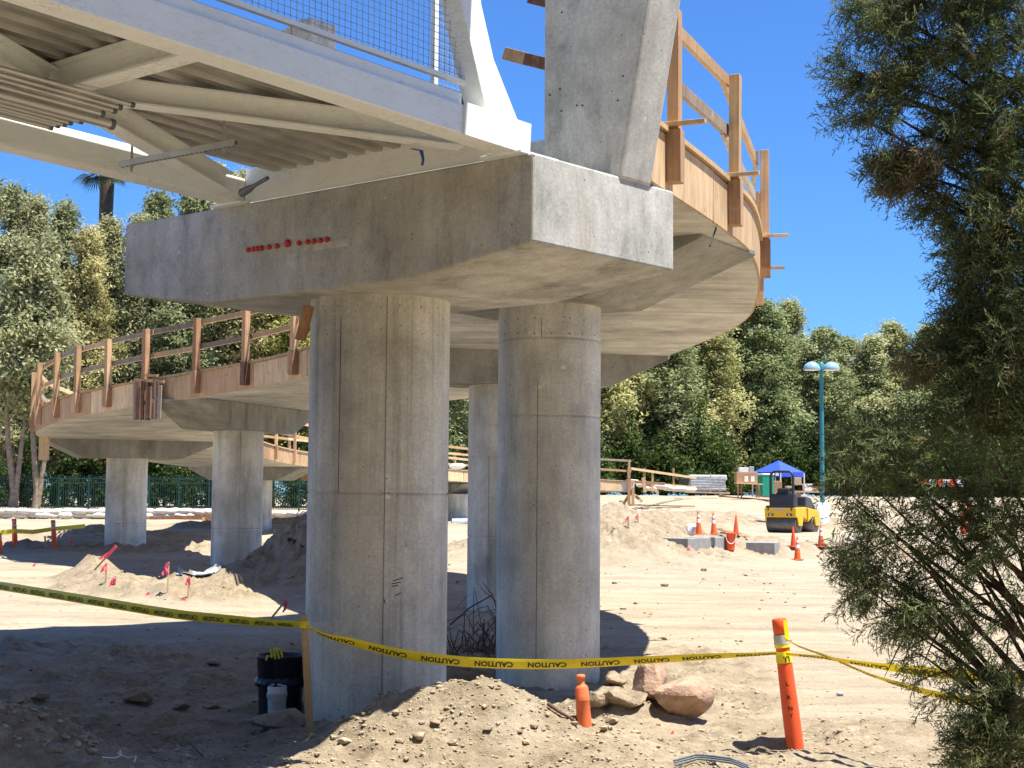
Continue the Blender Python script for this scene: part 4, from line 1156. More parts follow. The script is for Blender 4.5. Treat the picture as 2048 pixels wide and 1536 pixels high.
# ---- orange delineators
def delineator(label, base, top, wpx, bands=(), group='orange delineator posts', name='delineator_post', m='orange'):
    p = ground_at(*base); k = mpp(p); q = at(top[0], top[1], p.y)
    ax = (q - p); H = ax.length; rot = ax.normalized().to_track_quat('Z', 'Y').to_matrix()
    g = thing(name, label, 'delineator', tuple(p), group); r = wpx * k / 2
    if m == 'orange_faded':
        MB().lathe([(r * 1.1, -.1), (r * 1.08, H * .02), (r * 1.0, H * .42), (r * 1.06, H * .44), (r * 1.06, H * .47), (r, H * .49), (r * .98, H * .70), (r * .8, H * .76), (r * .5, H * .79), (r * .48, H * .90), (r * .66, H * .915), (r * .66, H * .985), (r * .5, H)], p, 24, m=rot).build('tube', M[m], g)
    else: MB().lathe([(r * 1.12, -.12), (r * 1.1, H * .25), (r * .98, H * .62), (r * .86, H * .80), (r * .86, H * .88), (r * .95, H * .885), (r * .95, H * .985), (r * .8, H)], p, 24, m=rot).build('tube', M[m], g)
    for (a, b, mt) in bands:
        MB().lathe([(r * 1.02, H * a), (r * .98, H * b)], p, 24, m=rot, cap=False).build('band', M[mt], g)
    return g, p, rot, r, H
D, dp, drot, dr_, dH = delineator('tall leaning orange delineator with the caution tape tied on, right foreground', (1590, 1494), (1558, 1237), 31,
    [(.80, .875, 'grey_band'), (.775, .80, 'tape'), (.655, .745, 'tape')])
def flat_text(body, size, offset=.0):
    c = bpy.data.curves.new('lettering', 'FONT'); c.body = body; c.size = size; c.offset = offset; c.resolution_u = 2
    o = bpy.data.objects.new('lettering', c); COL.objects.link(o)
    dg = bpy.context.evaluated_depsgraph_get(); e = o.evaluated_get(dg); me = e.to_mesh()
    vs = np.array([v.co[:] for v in me.vertices]); fs = [tuple(p.vertices) for p in me.polygons]
    e.to_mesh_clear(); bpy.data.objects.remove(o); bpy.data.curves.remove(c)
    return vs, fs
def text_on_tube(body, size, ang0, zfrac, parent, off=1.03):
    vs, fs = flat_text(body, size, size * .03)
    w_ = vs[:, 0].max(); out = []
    for v in vs:
        a = ang0 + (v[0] - w_ / 2) / dr_
        rr = dr_ * off * (1.04 if zfrac < .6 else .99)
        out.append(dp + drot @ Vector((rr * math.cos(a), rr * math.sin(a), dH * zfrac + v[1])))
    MB().add(out, fs).build('lettering', M['ink'], parent)
fa = -PI / 2
zx = drot.transposed() @ Vector((0, -1, 0)); fa = math.atan2(zx.y, zx.x)
for ch, zf in (('L', .48), ('R', .375), ('N', .29), ('T', .235)):
    text_on_tube(ch, .042, fa - .15, zf, D, 1.07)
text_on_tube('TI', .062, fa + .15, .662, D, 1.05)
delineator('short faded orange delineator stub on the near mound by the boulders', (1168, 1446), (1161, 1349), 27, [(.50, .53, 'orange_faded')], m='orange_faded')
for (b, t_, lab) in (((30, 1092), (28, 1037), 'orange delineator with tape, far left of the leftmost column'), ((109, 1100), (106, 1040), 'orange delineator right of its neighbour, before the leftmost column'), ((1, 1106), (-2, 1066), 'orange delineator cut off by the left picture edge')):
    delineator(lab, b, t_, 9.5, [(.7, .78, 'grey_band'), (.84, .90, 'grey_band')])
delineator('orange delineator seen through the juniper twigs at right', (1928, 1068), (1924, 1008), 13, [(.7, .8, 'grey_band')])
delineator('second orange delineator deeper in the juniper twigs', (1940, 1050), (1938, 1000), 9, [(.7, .8, 'grey_band')])
g = thing('barricade', 'pink and white striped barricade glimpsed through the juniper', 'barricade', tuple(ond(1880, 72)))
for i in range(6):
    a = at(1850 + i * 14, 966, 72); MB().box(a, (.33, .06, .34)).build('stripe', M['white_stuff'] if i % 2 else M['orange'], g)
for px in (1856, 1922):
    MB().beam(at(px, 966, 72.1), at(px, 1000, 72.1), .07, .07, up=(0, 1, 0)).build('leg', M['white_metal'], g)
p = ground_at(1768, 1036); k = mpp(p)
tag(MB().beam(p - ZUP * .2, p + ZUP * 27 * k, 6 * k, 5 * k, up=(0, 1, 0)).build('timber_stub', M['lath'], origin=p), 'tan timber stub standing in the sand behind the juniper twigs', 'stub')

# ---- bin, pail, glove, stake
bp = ground_at(560, 1424); k = mpp(bp)
def binr(z): return (38 + 8 * z / 112) * k
g = thing('trash_bin', 'dark plastic bin in the shade beside the massive column', 'bin', tuple(bp))
MB().lathe([(41 * k, -.05), (42 * k, 0), (47 * k, 104 * k), (49.5 * k, 105 * k), (49.5 * k, 111 * k), (46 * k, 111 * k), (44 * k, 100 * k), (40 * k, 10 * k)], bp, 36).build('body', M['bin'], g)
mb = MB(); vs = []; n = 60
for i, (r, z) in enumerate(((43.5, 50), (48.5, 52), (50, 58), (48, 64), (45.5, 68))):
    for j in range(n):
        a = 2 * PI * j / n; q = r + 2.2 * math.sin(j * 2.3 + i) * R.uniform(.2, 1)
        vs.append(bp + Vector((q * k * math.cos(a), q * k * math.sin(a), (z + 2 * math.sin(j * 1.7)) * k)))
mb.add(vs, [(i * n + j, i * n + (j + 1) % n, (i + 1) * n + (j + 1) % n, (i + 1) * n + j) for i in range(4) for j in range(n)], True)
mb.build('bag_fold', M['bag'], g)
gp = bp + Vector((-6 * k, -40 * k, 108 * k))
mb = MB()
mb.tube([gp + Vector((0, 12 * k, -18 * k)), gp + Vector((0, 4 * k, 6 * k)), gp + Vector((3 * k, 0, 18 * k))], [9 * k, 8.5 * k, 6 * k], 12)
for j, (dx, l) in enumerate(((-7, 15), (-2.5, 19), (2.5, 18), (7, 14))):
    mb.tube([gp + Vector((dx * k, 2 * k, 8 * k)), gp + Vector(((dx * 1.3 + 2) * k, -4 * k, 16 * k)), gp + Vector(((dx * 1.5 + 6) * k, -10 * k, (12 - l * .7) * k))], [2.6 * k, 2.5 * k, 2.0 * k], 8)
mb.tube([gp + Vector((-9 * k, 0, 2 * k)), gp + Vector((-14 * k, -6 * k, 4 * k)), gp + Vector((-16 * k, -9 * k, -4 * k))], [2.8 * k, 2.6 * k, 2 * k], 8)
tag(mb.build('work_glove', M['glove'], origin=gp), 'yellow work glove hanging over the rim of the dark bin', 'glove')
pp = bp + Vector((3 * k, -62 * k, 0)); pp.z = gz(pp.x, pp.y) - .01; pp.z = bp.z - .0
g = thing('white_pail', 'small white pail with a dirty rim in front of the dark bin', 'pail', tuple(pp))
MB().lathe([(16.5 * k, -.05), (17 * k, 2 * k), (18.2 * k, 40 * k), (19.2 * k, 41 * k), (19.2 * k, 45 * k), (18.3 * k, 46 * k), (18.6 * k, 56 * k), (17.5 * k, 57 * k), (16 * k, 48 * k)], pp, 28).build('shell', M['pail'], g)
MB().tube([pp + Vector((19.5 * k * math.cos(a), -19.5 * k * abs(math.sin(a)) * 1.02, (42 - 14 * math.sin(a)) * k)) for a in np.linspace(0, PI, 14)], .9 * k, 6).build('handle', M['bolt'], g)
for i, (dx, dy, dz) in enumerate(((-8, -46, 58), (4, -47, 58), (9, -47, 57))):
    q = bp + Vector((dx * k, dy * k - 4 * k, dz * k))
    tag(MB().rock(q, 3 * k, 60 + i, 1, (1.5, 1, .6)).build('paper_scrap', M['white_stuff'], origin=q), 'tiny white scrap caught on the bin bag fold', 'scrap', 'scraps on the bin')
sp = ground_at(621, 1472); k = mpp(sp); tp = at(608, 1231, sp.y)
g = thing('wooden_stake', 'tall weathered wooden stake holding the caution tape beside the massive column', 'stake', tuple(sp))
e = (tp - sp).normalized()
MB().beam(sp - e * .1, tp, 14.5 * k, 8 * k, up=(0, 1, 0)).build('shaft', M['stake'], g, bevel=.003)
STAKE_D = sp.y

# ---- boulders and stones
def boulder(label, px, py, rpx, seed, m, sq=(1.15, 1, .8), sink=.35, name='boulder', rz=0):
    p = ground_at(px, py); k = mpp(p); r = rpx * k
    o = MB().rock((0, 0, r * (1 - sink) * sq[2]), r, seed, 4, sq, .02).build(name, M[m])
    o.location = p; o.rotation_euler = (0, 0, rz)
    md = o.modifiers.new('chips', 'DISPLACE'); tx = bpy.data.textures.get('rock_chips') or bpy.data.textures.new('rock_chips', 'CLOUDS')
    tx.noise_scale = .12; md.texture = tx; md.strength = r * .07; md.mid_level = .5
    tag(o, label, 'rock')
boulder('largest pinkish boulder on the near mound, flat sloping top', 1362, 1428, 49, 21, 'rock_red', (1.15, .95, .85), .2)
boulder('pinkish boulder leaning behind the largest one', 1306, 1402, 40, 33, 'rock_red', (.95, .9, 1.0), .15)
boulder('dusty tan boulder left of the pinkish boulders', 1245, 1408, 34, 14, 'rock_tan', (1.35, .9, .6), .4)
boulder('small tan stone right beside the orange delineator stub', 1196, 1412, 22, 8, 'rock_tan', (1.1, 1, .8), .3, 'stone')
boulder('tan clump of hard soil above the small stone by the stub', 1228, 1370, 20, 12, 'rock_tan', (1.2, 1, .7), .2, 'stone')
for i, (px, py, r, s) in enumerate(((272, 1408, 24, 4), (362, 1418, 17, 5), (428, 1418, 13, 6), (40, 1408, 20, 7), (80, 1402, 16, 8), (86, 1440, 10, 2), (560, 1452, 40, 9), (840, 1480, 12, 10), (905, 1492, 9, 11), (870, 1450, 9, 12), (975, 1462, 9, 13), (690, 1490, 11, 15), (1225, 1448, 10, 16), (430, 1330, 14, 17))):
    boulder(['broad shaded stone in the middle of the dark dirt', 'shaded stone right of the broad one', 'small shaded stone before the dark bin', 'shaded stone at the far left edge', 'second shaded stone near the left edge', 'pale pebble on the left heap edge',
             'crusty soil slab in front of the white pail', 'dark clod on the front slope of the near mound', 'clod low on the near mound, bottom centre', 'clod high on the near mound', 'clod on the right flank of the near mound', 'stone at the shaded foot of the near mound', 'pebble below the orange stub', 'stone on the shaded ground behind the tape'][i],
            px, py, r, s, 'clod' if i > 6 else 'rock_tan', (1.5, 1, .45) if i == 6 else (1.2, 1, .6), .35, 'stone')

# loose clods everywhere: uncountable
def clods():
    mb = MB(); rr = random.Random(3); n = 0; base = []
    for s in range(14):
        b = MB().rock((0, 0, 0), 1, s, 1, (1.1, 1, .75), .5); base.append((np.array(b.v), b.f))
    xs = NR.uniform(-5.2, 5.2, 26000); ys = 10.2 + NR.exponential(2.6, 26000)
    zs, ds = terrain(xs, ys)
    xf = NR.uniform(-9, 12, 6000); yf = NR.uniform(24, 48, 6000); zf, df = terrain(xf, yf)
    X = np.concatenate([xs, xf]); Y = np.concatenate([ys, yf]); Z = np.concatenate([zs, zf]); Dg = np.concatenate([ds, df])
    clus = fbm(X * 1.6, Y * 1.6, 21, 3)
    keep = (NR.random(len(X)) < np.clip(Dg * 1.2 - .2 + clus * 1.2, 0, 1) * .5 + (Y > 13) * .05)
    VV = []; FF = []; off = 0
    for (cx, cy, h, rx, ry, ro, kk) in [m for m in MOUNDS if m[1] < 15]:
        k = int(520 * rx * ry); xm = NR.normal(cx, rx * .75, k); ym = NR.normal(cy, ry * .75, k); zm = terrain(xm, ym)[0]
        for x, y, z in zip(xm, ym, zm):
            v, f = base[rr.randrange(14)]; r = min(.045, .006 + rr.expovariate(1 / .007))
            a = rr.uniform(0, 6.28); ca, sa = math.cos(a) * r, math.sin(a) * r
            VV.append(np.stack([v[:, 0] * ca - v[:, 1] * sa + x, v[:, 0] * sa + v[:, 1] * ca + y, v[:, 2] * r * .8 + z + r * .1], 1)); FF += [tuple(i + off for i in t) for t in f]; off += len(v)
    for x, y, z in zip(X[keep], Y[keep], Z[keep]):
        v, f = base[rr.randrange(14)]
        r = min(.04, .006 + rr.expovariate(1 / .0055)) * (1 if y < 20 else 2.4)
        a = rr.uniform(0, 6.28); ca, sa = math.cos(a) * r, math.sin(a) * r
        q = np.stack([v[:, 0] * ca - v[:, 1] * sa + x, v[:, 0] * sa + v[:, 1] * ca + y, v[:, 2] * r * .8 + z + r * .25], 1)
        VV.append(q); FF += [tuple(i + off for i in t) for t in f]; off += len(v)
    me = bpy.data.meshes.new('soil_clods'); me.from_pydata(np.concatenate(VV).tolist(), [], FF)
    o = link('soil_clods', me, M['clod']); tag(o, 'loose soil clods scattered over the dug ground', 'soil clods', kind='stuff')
clods()

# ---- brush heap between the front columns
bp_ = ground_at(985, 1308); rr = random.Random(5)
mb = MB()
for i in range(95):
    a = bp_ + Vector((rr.gauss(0, .28) - .1, rr.gauss(.3, .5), 0)); a.z = gz(a.x, a.y) - .03
    dx = rr.gauss(-.1, .5); h = abs(rr.gauss(.25, .25)); ln = rr.uniform(.3, .9)
    m_ = a + Vector((dx * .4, rr.gauss(0, .15), h)); e = a + Vector((dx * ln * 1.4, rr.gauss(0, .3), h * rr.uniform(.2, 1.0)))
    pts = [a, a.lerp(m_, .5) + Vector((rr.gauss(0, .03), 0, .03)), m_, m_.lerp(e, .5) + Vector((0, 0, .03)), e]
    r = rr.uniform(.003, .008); mb.tube(pts, [r, r, r * .8, r * .6, r * .3], 5, cap=False)
for (pts) in (((985, 1310), (1000, 1240), (985, 1190), (965, 1165)), ((1035, 1300), (1045, 1240), (1030, 1200), (1012, 1180)), ((995, 1310), (990, 1250), (1000, 1210), (960, 1175)), ((900, 1250), (940, 1215), (985, 1190))):
    mb.tube([at(x, y, bp_.y + .05 * i) for i, (x, y) in enumerate(pts)], [.011, .009, .007, .004], 6)
tag(mb.build('brush_heap', M['twig'], origin=bp_), 'tangled heap of dry brown twigs between the two front columns', 'brush heap')
for i, pts in enumerate((((1096, 1418), (1118, 1432), (1150, 1456)), ((378, 1492), (395, 1512), (405, 1522)), ((590, 1090), (578, 1082), (606, 1098)))):
    P = [ground_at(*q) + ZUP * .03 for q in pts]
    tag(MB().tube(P, [.016, .013, .009] if i == 0 else [.006] * 3 if i == 1 else [.05, .04, .02], 7).build('dead_stick', M['twig'], origin=P[0]),
        ('dead stick lying left of the orange delineator stub', 'thin dry straw stick in the shaded foreground', 'dead branch poking from the dark heap left of the massive column')[i], 'stick')
for i, off in enumerate((0, .05, .09)):
    pts = [ground_at(x, y) + ZUP * (.03 + .008 * i) + Vector((0, off, 0)) for (x, y) in ((1350, 1540), (1395, 1531), (1430, 1530), (1465, 1536), (1500, 1550))]
    tag(MB().tube(pts, .007, 7).build('loose_cable', M['cable'], origin=pts[0]), 'grey blue cable curving over the dirt at the bottom edge', 'cable', 'cables at the bottom edge')
pts = [ground_at(x, y) + ZUP * .03 for (x, y) in ((205, 1528), (230, 1526), (243, 1520), (240, 1512), (236, 1520), (255, 1526), (272, 1524), (268, 1536))]
tag(MB().tube(pts, .004, 6).build('white_string', M['white_stuff'], origin=pts[0]), 'loop of thin white string on the near left heap', 'string')
# ------------------------------------------------------------------ trees
def rnd_unit(n):
    v = NR.normal(size=(n, 3)); return v / np.linalg.norm(v, axis=1)[:, None]
def leaf_quads(C, ln, wd, up=.6, out=None, droop=0):
    n = len(C)
    nn = rnd_unit(n) + np.array([0, 0, up])
    if out is not None: nn += out * .5
    nn /= np.linalg.norm(nn, axis=1)[:, None]
    t = rnd_unit(n) + np.array([0, 0, -droop]); t -= (t * nn).sum(1)[:, None] * nn; t /= np.linalg.norm(t, axis=1)[:, None]
    b = np.cross(nn, t)
    l = ln * NR.uniform(.6, 1.35, n)[:, None]; w = wd * NR.uniform(.6, 1.3, n)[:, None]
    return np.stack([C - t * l / 2, C + b * w / 2 + t * l * .05, C + t * l / 2, C - b * w / 2 + t * l * .05], 1)
def crown(H, zb, Rr, lobes, clumps, leaves, seed, ln=.30, wd=.15, spread=.30):
    global NR
    NR = np.random.default_rng(seed)
    Cs = []; Os = []; T = []
    for i in range(lobes):
        f = (i + NR.uniform(0, 1)) / lobes
        z = zb + (H - zb) * f
        prof = Rr * min(1, (1 - f) * 2.0 + .10) * min(1, .55 + f * 2.2)
        a = i * 2.4 + NR.uniform(-.6, .6); rr = prof * NR.uniform(.25, .75)
        lr = max(.45, prof * NR.uniform(.30, .55)); lh = lr * NR.uniform(1.1, 2.2)
        c = np.array([math.cos(a) * rr, math.sin(a) * rr, z])
        tint = NR.uniform(-.2, .25); tip = f > .86
        d = rnd_unit(clumps); d[:, 2] = np.abs(d[:, 2]) * NR.choice([1, 1, 1, -1], clumps)
        cc = c + (np.array([0, 0, NR.uniform(0, 1.4)]) if tip else 0) + d * np.array([lr, lr, lh * (1.4 if tip else 1)]) * NR.uniform(.70, 1.05, clumps)[:, None]
        ct = NR.uniform(-.15, .15, clumps)
        k = np.repeat(np.arange(clumps), leaves)
        g = NR.normal(size=(len(k), 3)) * np.array([spread, spread, spread * .75])
        Cs.append(cc[k] + g); Os.append(d[k]); T.append(.42 + tint + ct[k] + NR.uniform(-.28, .28, len(k)))
    C = np.concatenate(Cs); O = np.concatenate(Os); T = np.clip(np.concatenate(T), 0, 1)
    ok = C[:, 2] > .15
    return quads_mesh('crown', leaf_quads(C[ok], ln, wd, .5, O[ok]), T[ok])
def trunk_mesh(H, seed, r=.22, lean=.5):
    rr = random.Random(seed); mb = MB(); k = rr.choice([1, 2, 2, 3])
    for s in range(k):
        a = rr.uniform(0, 6.28); dx, dy = math.cos(a) * lean * (k > 1), math.sin(a) * lean * (k > 1)
        pts = [(dx * .2, dy * .2, -.4), (dx * .5 + rr.gauss(0, .08), dy * .5, H * .12), (dx * 1.2 + rr.gauss(0, .15), dy * 1.2 + rr.gauss(0, .15), H * .35), (dx * 1.7 + rr.gauss(0, .3), dy * 1.7, H * .62), (dx * 2 + rr.gauss(0, .3), dy * 2, H * .9)]
        rad = r / (1 + .3 * (k - 1)); mb.tube(pts, [rad * 1.3, rad, rad * .75, rad * .45, rad * .12], 10)
        for b in range(5):
            z = H * rr.uniform(.2, .75); f = z / H; q = Vector((dx * 1.5 * f, dy * 1.5 * f, z)); an = rr.uniform(0, 6.28); l = rr.uniform(1.2, 2.2)
            e = q + Vector((math.cos(an) * l, math.sin(an) * l, l * .7)); mb.tube([q, q.lerp(e, .5) + Vector((0, 0, .15)), e], [rad * .4, rad * .28, rad * .1], 7)
    return mb.mesh('trunk')
CR_L = [crown(17.5, 2.2, 2.7, 32, 30, 44, 100 + i, .25, .12) for i in range(3)]
CR_R = [crown(16, .6, 2.9, 32, 30, 44, 200 + i, .27, .13) for i in range(3)]
TRK = [trunk_mesh(15, i) for i in range(4)]
for m_ in CR_L + CR_R: m_.materials.append(None)
for m_ in TRK: m_.materials.append(M['bark'])
def tree(name, p, cm, mat, H, rz, label, group, wide=1, base=16.5):
    s = H / base
    g = thing(name, label, 'tree', tuple(p), group, rz); g.scale = (s * wide, s * wide, s)
    c = bpy.data.objects.new('crown', cm); COL.objects.link(c); c.parent = g
    c.material_slots[0].link = 'OBJECT'; c.material_slots[0].material = mat
    t = bpy.data.objects.new('trunk', R.choice(TRK)); COL.objects.link(t); t.parent = g
    return g
TOPL = ([-200, 0, 60, 120, 200, 260, 330, 420, 600, 800, 1000, 1220], [435, 445, 470, 500, 515, 500, 450, 430, 450, 480, 500, 520])
TOPR = ([1220, 1400, 1480, 1545, 1600, 1660, 1720, 1800, 1860, 1950, 2100, 2300], [560, 590, 600, 602, 640, 668, 690, 655, 668, 650, 640, 640])
def topy(px): return float(np.interp(px, *(TOPL if px < 1220 else TOPR)))
px = -150; i = 0
while px < 2260:
    for row in (0, 1):
        x = px + row * 52 + R.uniform(-14, 14)
        Y = float(np.interp(x, [-150, 650, 1100, 1500, 2200], [88, 94, 104, 112, 120])) + row * 5.5 + R.uniform(-1, 1)
        p = ond(x, Y); zt = at(x, topy(x) + (R.uniform(-8, 25) if row == 0 else R.uniform(-14, 6)), Y).z
        H = zt - p.z
        if x < 640:
            yl = R.random() < .16 and row == 0
            lab = ('olive-leaved tall tree standing behind the green fence on the left', 'tall trees behind the green fence') if row == 0 else ('olive-leaved tall tree in the rear row behind the green fence', 'rear row of trees behind the green fence')
            if yl: lab = ('yellowing tall tree behind the green fence on the left', 'yellowing trees behind the green fence')
            tree('tall_tree', p, R.choice(CR_L), M['leaf_yellow'] if yl else M['leaf_left'], H, R.uniform(0, 6), lab[0], lab[1], 1.0)
        elif x < 1210:
            lab = ('green tall tree behind the front columns and the far ramp', 'trees behind the front columns') if row == 0 else ('green tall tree in the rear row behind the front columns', 'rear trees behind the front columns')
            tree('tall_tree', p, R.choice(CR_R), M['leaf_right'], H, R.uniform(0, 6), lab[0], lab[1], 1.08)
        elif x < 1640:
            lab = ('bushy green tree in the hedge-like row left of the lamp post', 'tree row left of the lamp post') if row == 0 else ('bushy green tree in the rear row left of the lamp post', 'rear tree row left of the lamp post')
            tree('bushy_tree', p, R.choice(CR_R), M['leaf_right'], H, R.uniform(0, 6), lab[0], lab[1], R.uniform(1.2, 1.5))
        else:
            lab = ('bushy green tree in the row right of the lamp post', 'tree row right of the lamp post') if row == 0 else ('bushy green tree in the rear row right of the lamp post', 'rear tree row right of the lamp post')
            tree('bushy_tree', p, R.choice(CR_R), M['leaf_yellow'] if R.random() < .12 else M['leaf_right'], H, R.uniform(0, 6), lab[0], lab[1], R.uniform(1.25, 1.55))
    px += 105
# tree belt added behind the viewer to block low sky light
for i, (x, y) in enumerate(((-26, -8), (-20, -11), (-14, -9), (-9, -12), (-4.5, -9.5), (0, -11.5), (4.5, -9.5), (9, -11), (14, -9), (20, -12), (26, -9), (-22, -3), (24, -2), (17, -4))):
    tree('bushy_tree', Vector((x, y, gz(x, y))), CR_R[i % 3], M['leaf_right'], 14 + 2 * (i % 3), i, "bushy green tree added unseen behind the viewer to block low sky", "added tree belt behind the viewer", 1.4)
# shrubs along the fence and under the trees
SH = [crown(2.2, .1, 1.5, 8, 16, 26, 300 + i, .20, .10, .2) for i in range(2)]
for m_ in SH: m_.materials.append(M['ivy'])
px = -60
while px < 2100:
    Y = float(np.interp(px, [-150, 650, 1100, 1500, 2200], [83.5, 89, 98.5, 107, 114])) + R.uniform(-.8, .8)
    p = ond(px, Y); o = bpy.data.objects.new('shrub', R.choice(SH)); COL.objects.link(o)
    o.location = p; o.rotation_euler = (0, 0, R.uniform(0, 6)); s = R.uniform(.8, 1.5); o.scale = (s, s, s * R.uniform(.8, 1.3))
    if px < 640: tag(o, 'dark leafy shrub just behind the green fence', 'shrub', 'shrubs behind the green fence')
    elif px < 1210: tag(o, 'dark leafy shrub under the trees behind the front columns', 'shrub', 'shrubs behind the front columns')
    else: tag(o, 'dark leafy shrub under the tree row on the right', 'shrub', 'shrubs under the right tree row')
    px += R.uniform(48, 75)
# bare tan trunks in front of the fence at far left
for i, (bx, tx, r, lab) in enumerate(((28, 16, 9, 'twin-stemmed tan tree trunk at the far left edge before the fence'), (74, 66, 8, 'tan tree trunk right of the twin-stemmed one before the fence'))):
    Y = 78.5; p = ond(bx, Y); k = Y / F
    g = thing('slender_tree', lab, 'tree', tuple(p))
    mb = MB(); mb.tube([p - ZUP * .3, p + Vector((2 * k, 0, 40 * k)), at(tx, 880, Y), at(tx - 4, 800, Y)], [r * k * 1.2, r * k * .8, r * k * .6, r * k * .4], 10)
    mb.tube([p + Vector((4 * k, 0, 8 * k)), at(tx + 26, 900, Y), at(tx + 34, 840, Y)], [r * k * .8, r * k * .5, r * k * .35], 8)
    mb.build('trunk', M['bark'], g)
    cm = crown(12, 5.2, 2.4, 12, 26, 32, 400 + i, .28, .14); cm.materials.append(M['leaf_left'])
    c = link('crown', cm, None, g)
# ---- green steel fence
Yf = 80
def fence_pts():
    return [ond(x, Yf + (x - 300) * .004) for x in np.linspace(-60, 660, 13)]
fp = fence_pts()
fg = thing('steel_fence', 'dark green steel picket fence behind the white sandbags', 'fence', tuple(fp[0]))
for p in fp:
    MB().beam(p - ZUP * .2, p + ZUP * 1.84, .085, .085, up=(0, 1, 0)).build('post', M['green_fence'], fg)
mb = MB()
for a, b in zip(fp, fp[1:]):
    for z in (.2, 1.42, 1.64): mb.beam(a + ZUP * z, b + ZUP * z, .05, .05)
mb.build('rail', M['green_fence'], fg)
mb = MB()
for a, b in zip(fp, fp[1:]):
    for j in range(1, 13):
        q = a.lerp(b, j / 13); mb.beam(q + ZUP * .1, q + ZUP * 1.78, .026, .026, up=(0, 1, 0))
mb.build('pickets', M['green_fence'], fg)
# ---- palm behind the trees
p = ond(197, 106); zt = at(197, 346, 106).z
g = thing('palm_tree', 'tall fan palm rising behind the left trees under the bridge', 'palm tree', tuple(p))
MB().tube([p - ZUP * .3, Vector((p.x, p.y, p.z + (zt - p.z) * .6)), Vector((p.x + .1, p.y, zt))], [.42, .42, .50], 16).build('trunk', M['palm_trunk'], g)
rr = random.Random(9)
for i in range(30):
    a = i * 2.4; el = rr.uniform(-.7, 1.2); L0 = rr.uniform(1.6, 2.4); c = Vector((p.x, p.y, zt + .3))
    d = Vector((math.cos(a) * math.cos(el), math.sin(a) * math.cos(el), math.sin(el)))
    e = c + d * L0 * .55; s = d.cross(ZUP).normalized(); up = s.cross(d)
    mb = MB(); mb.tube([c, e], .03, 5)
    for j in range(15):
        an = (j - 7) / 7 * 1.25; dd_ = d * math.cos(an) + s * math.sin(an); L1 = L0 * .6 * (1 - .25 * abs(an) / 1.25)
        t1 = e + dd_ * L1 * .6; t2 = e + dd_ * L1 - ZUP * L1 * .28; w_ = up.cross(dd_).normalized() * .05
        mb.add([e, t1 + w_, t2, t1 - w_], [(0, 1, 2, 3)])
    mb.build('frond', M['palm_leaf'], g)

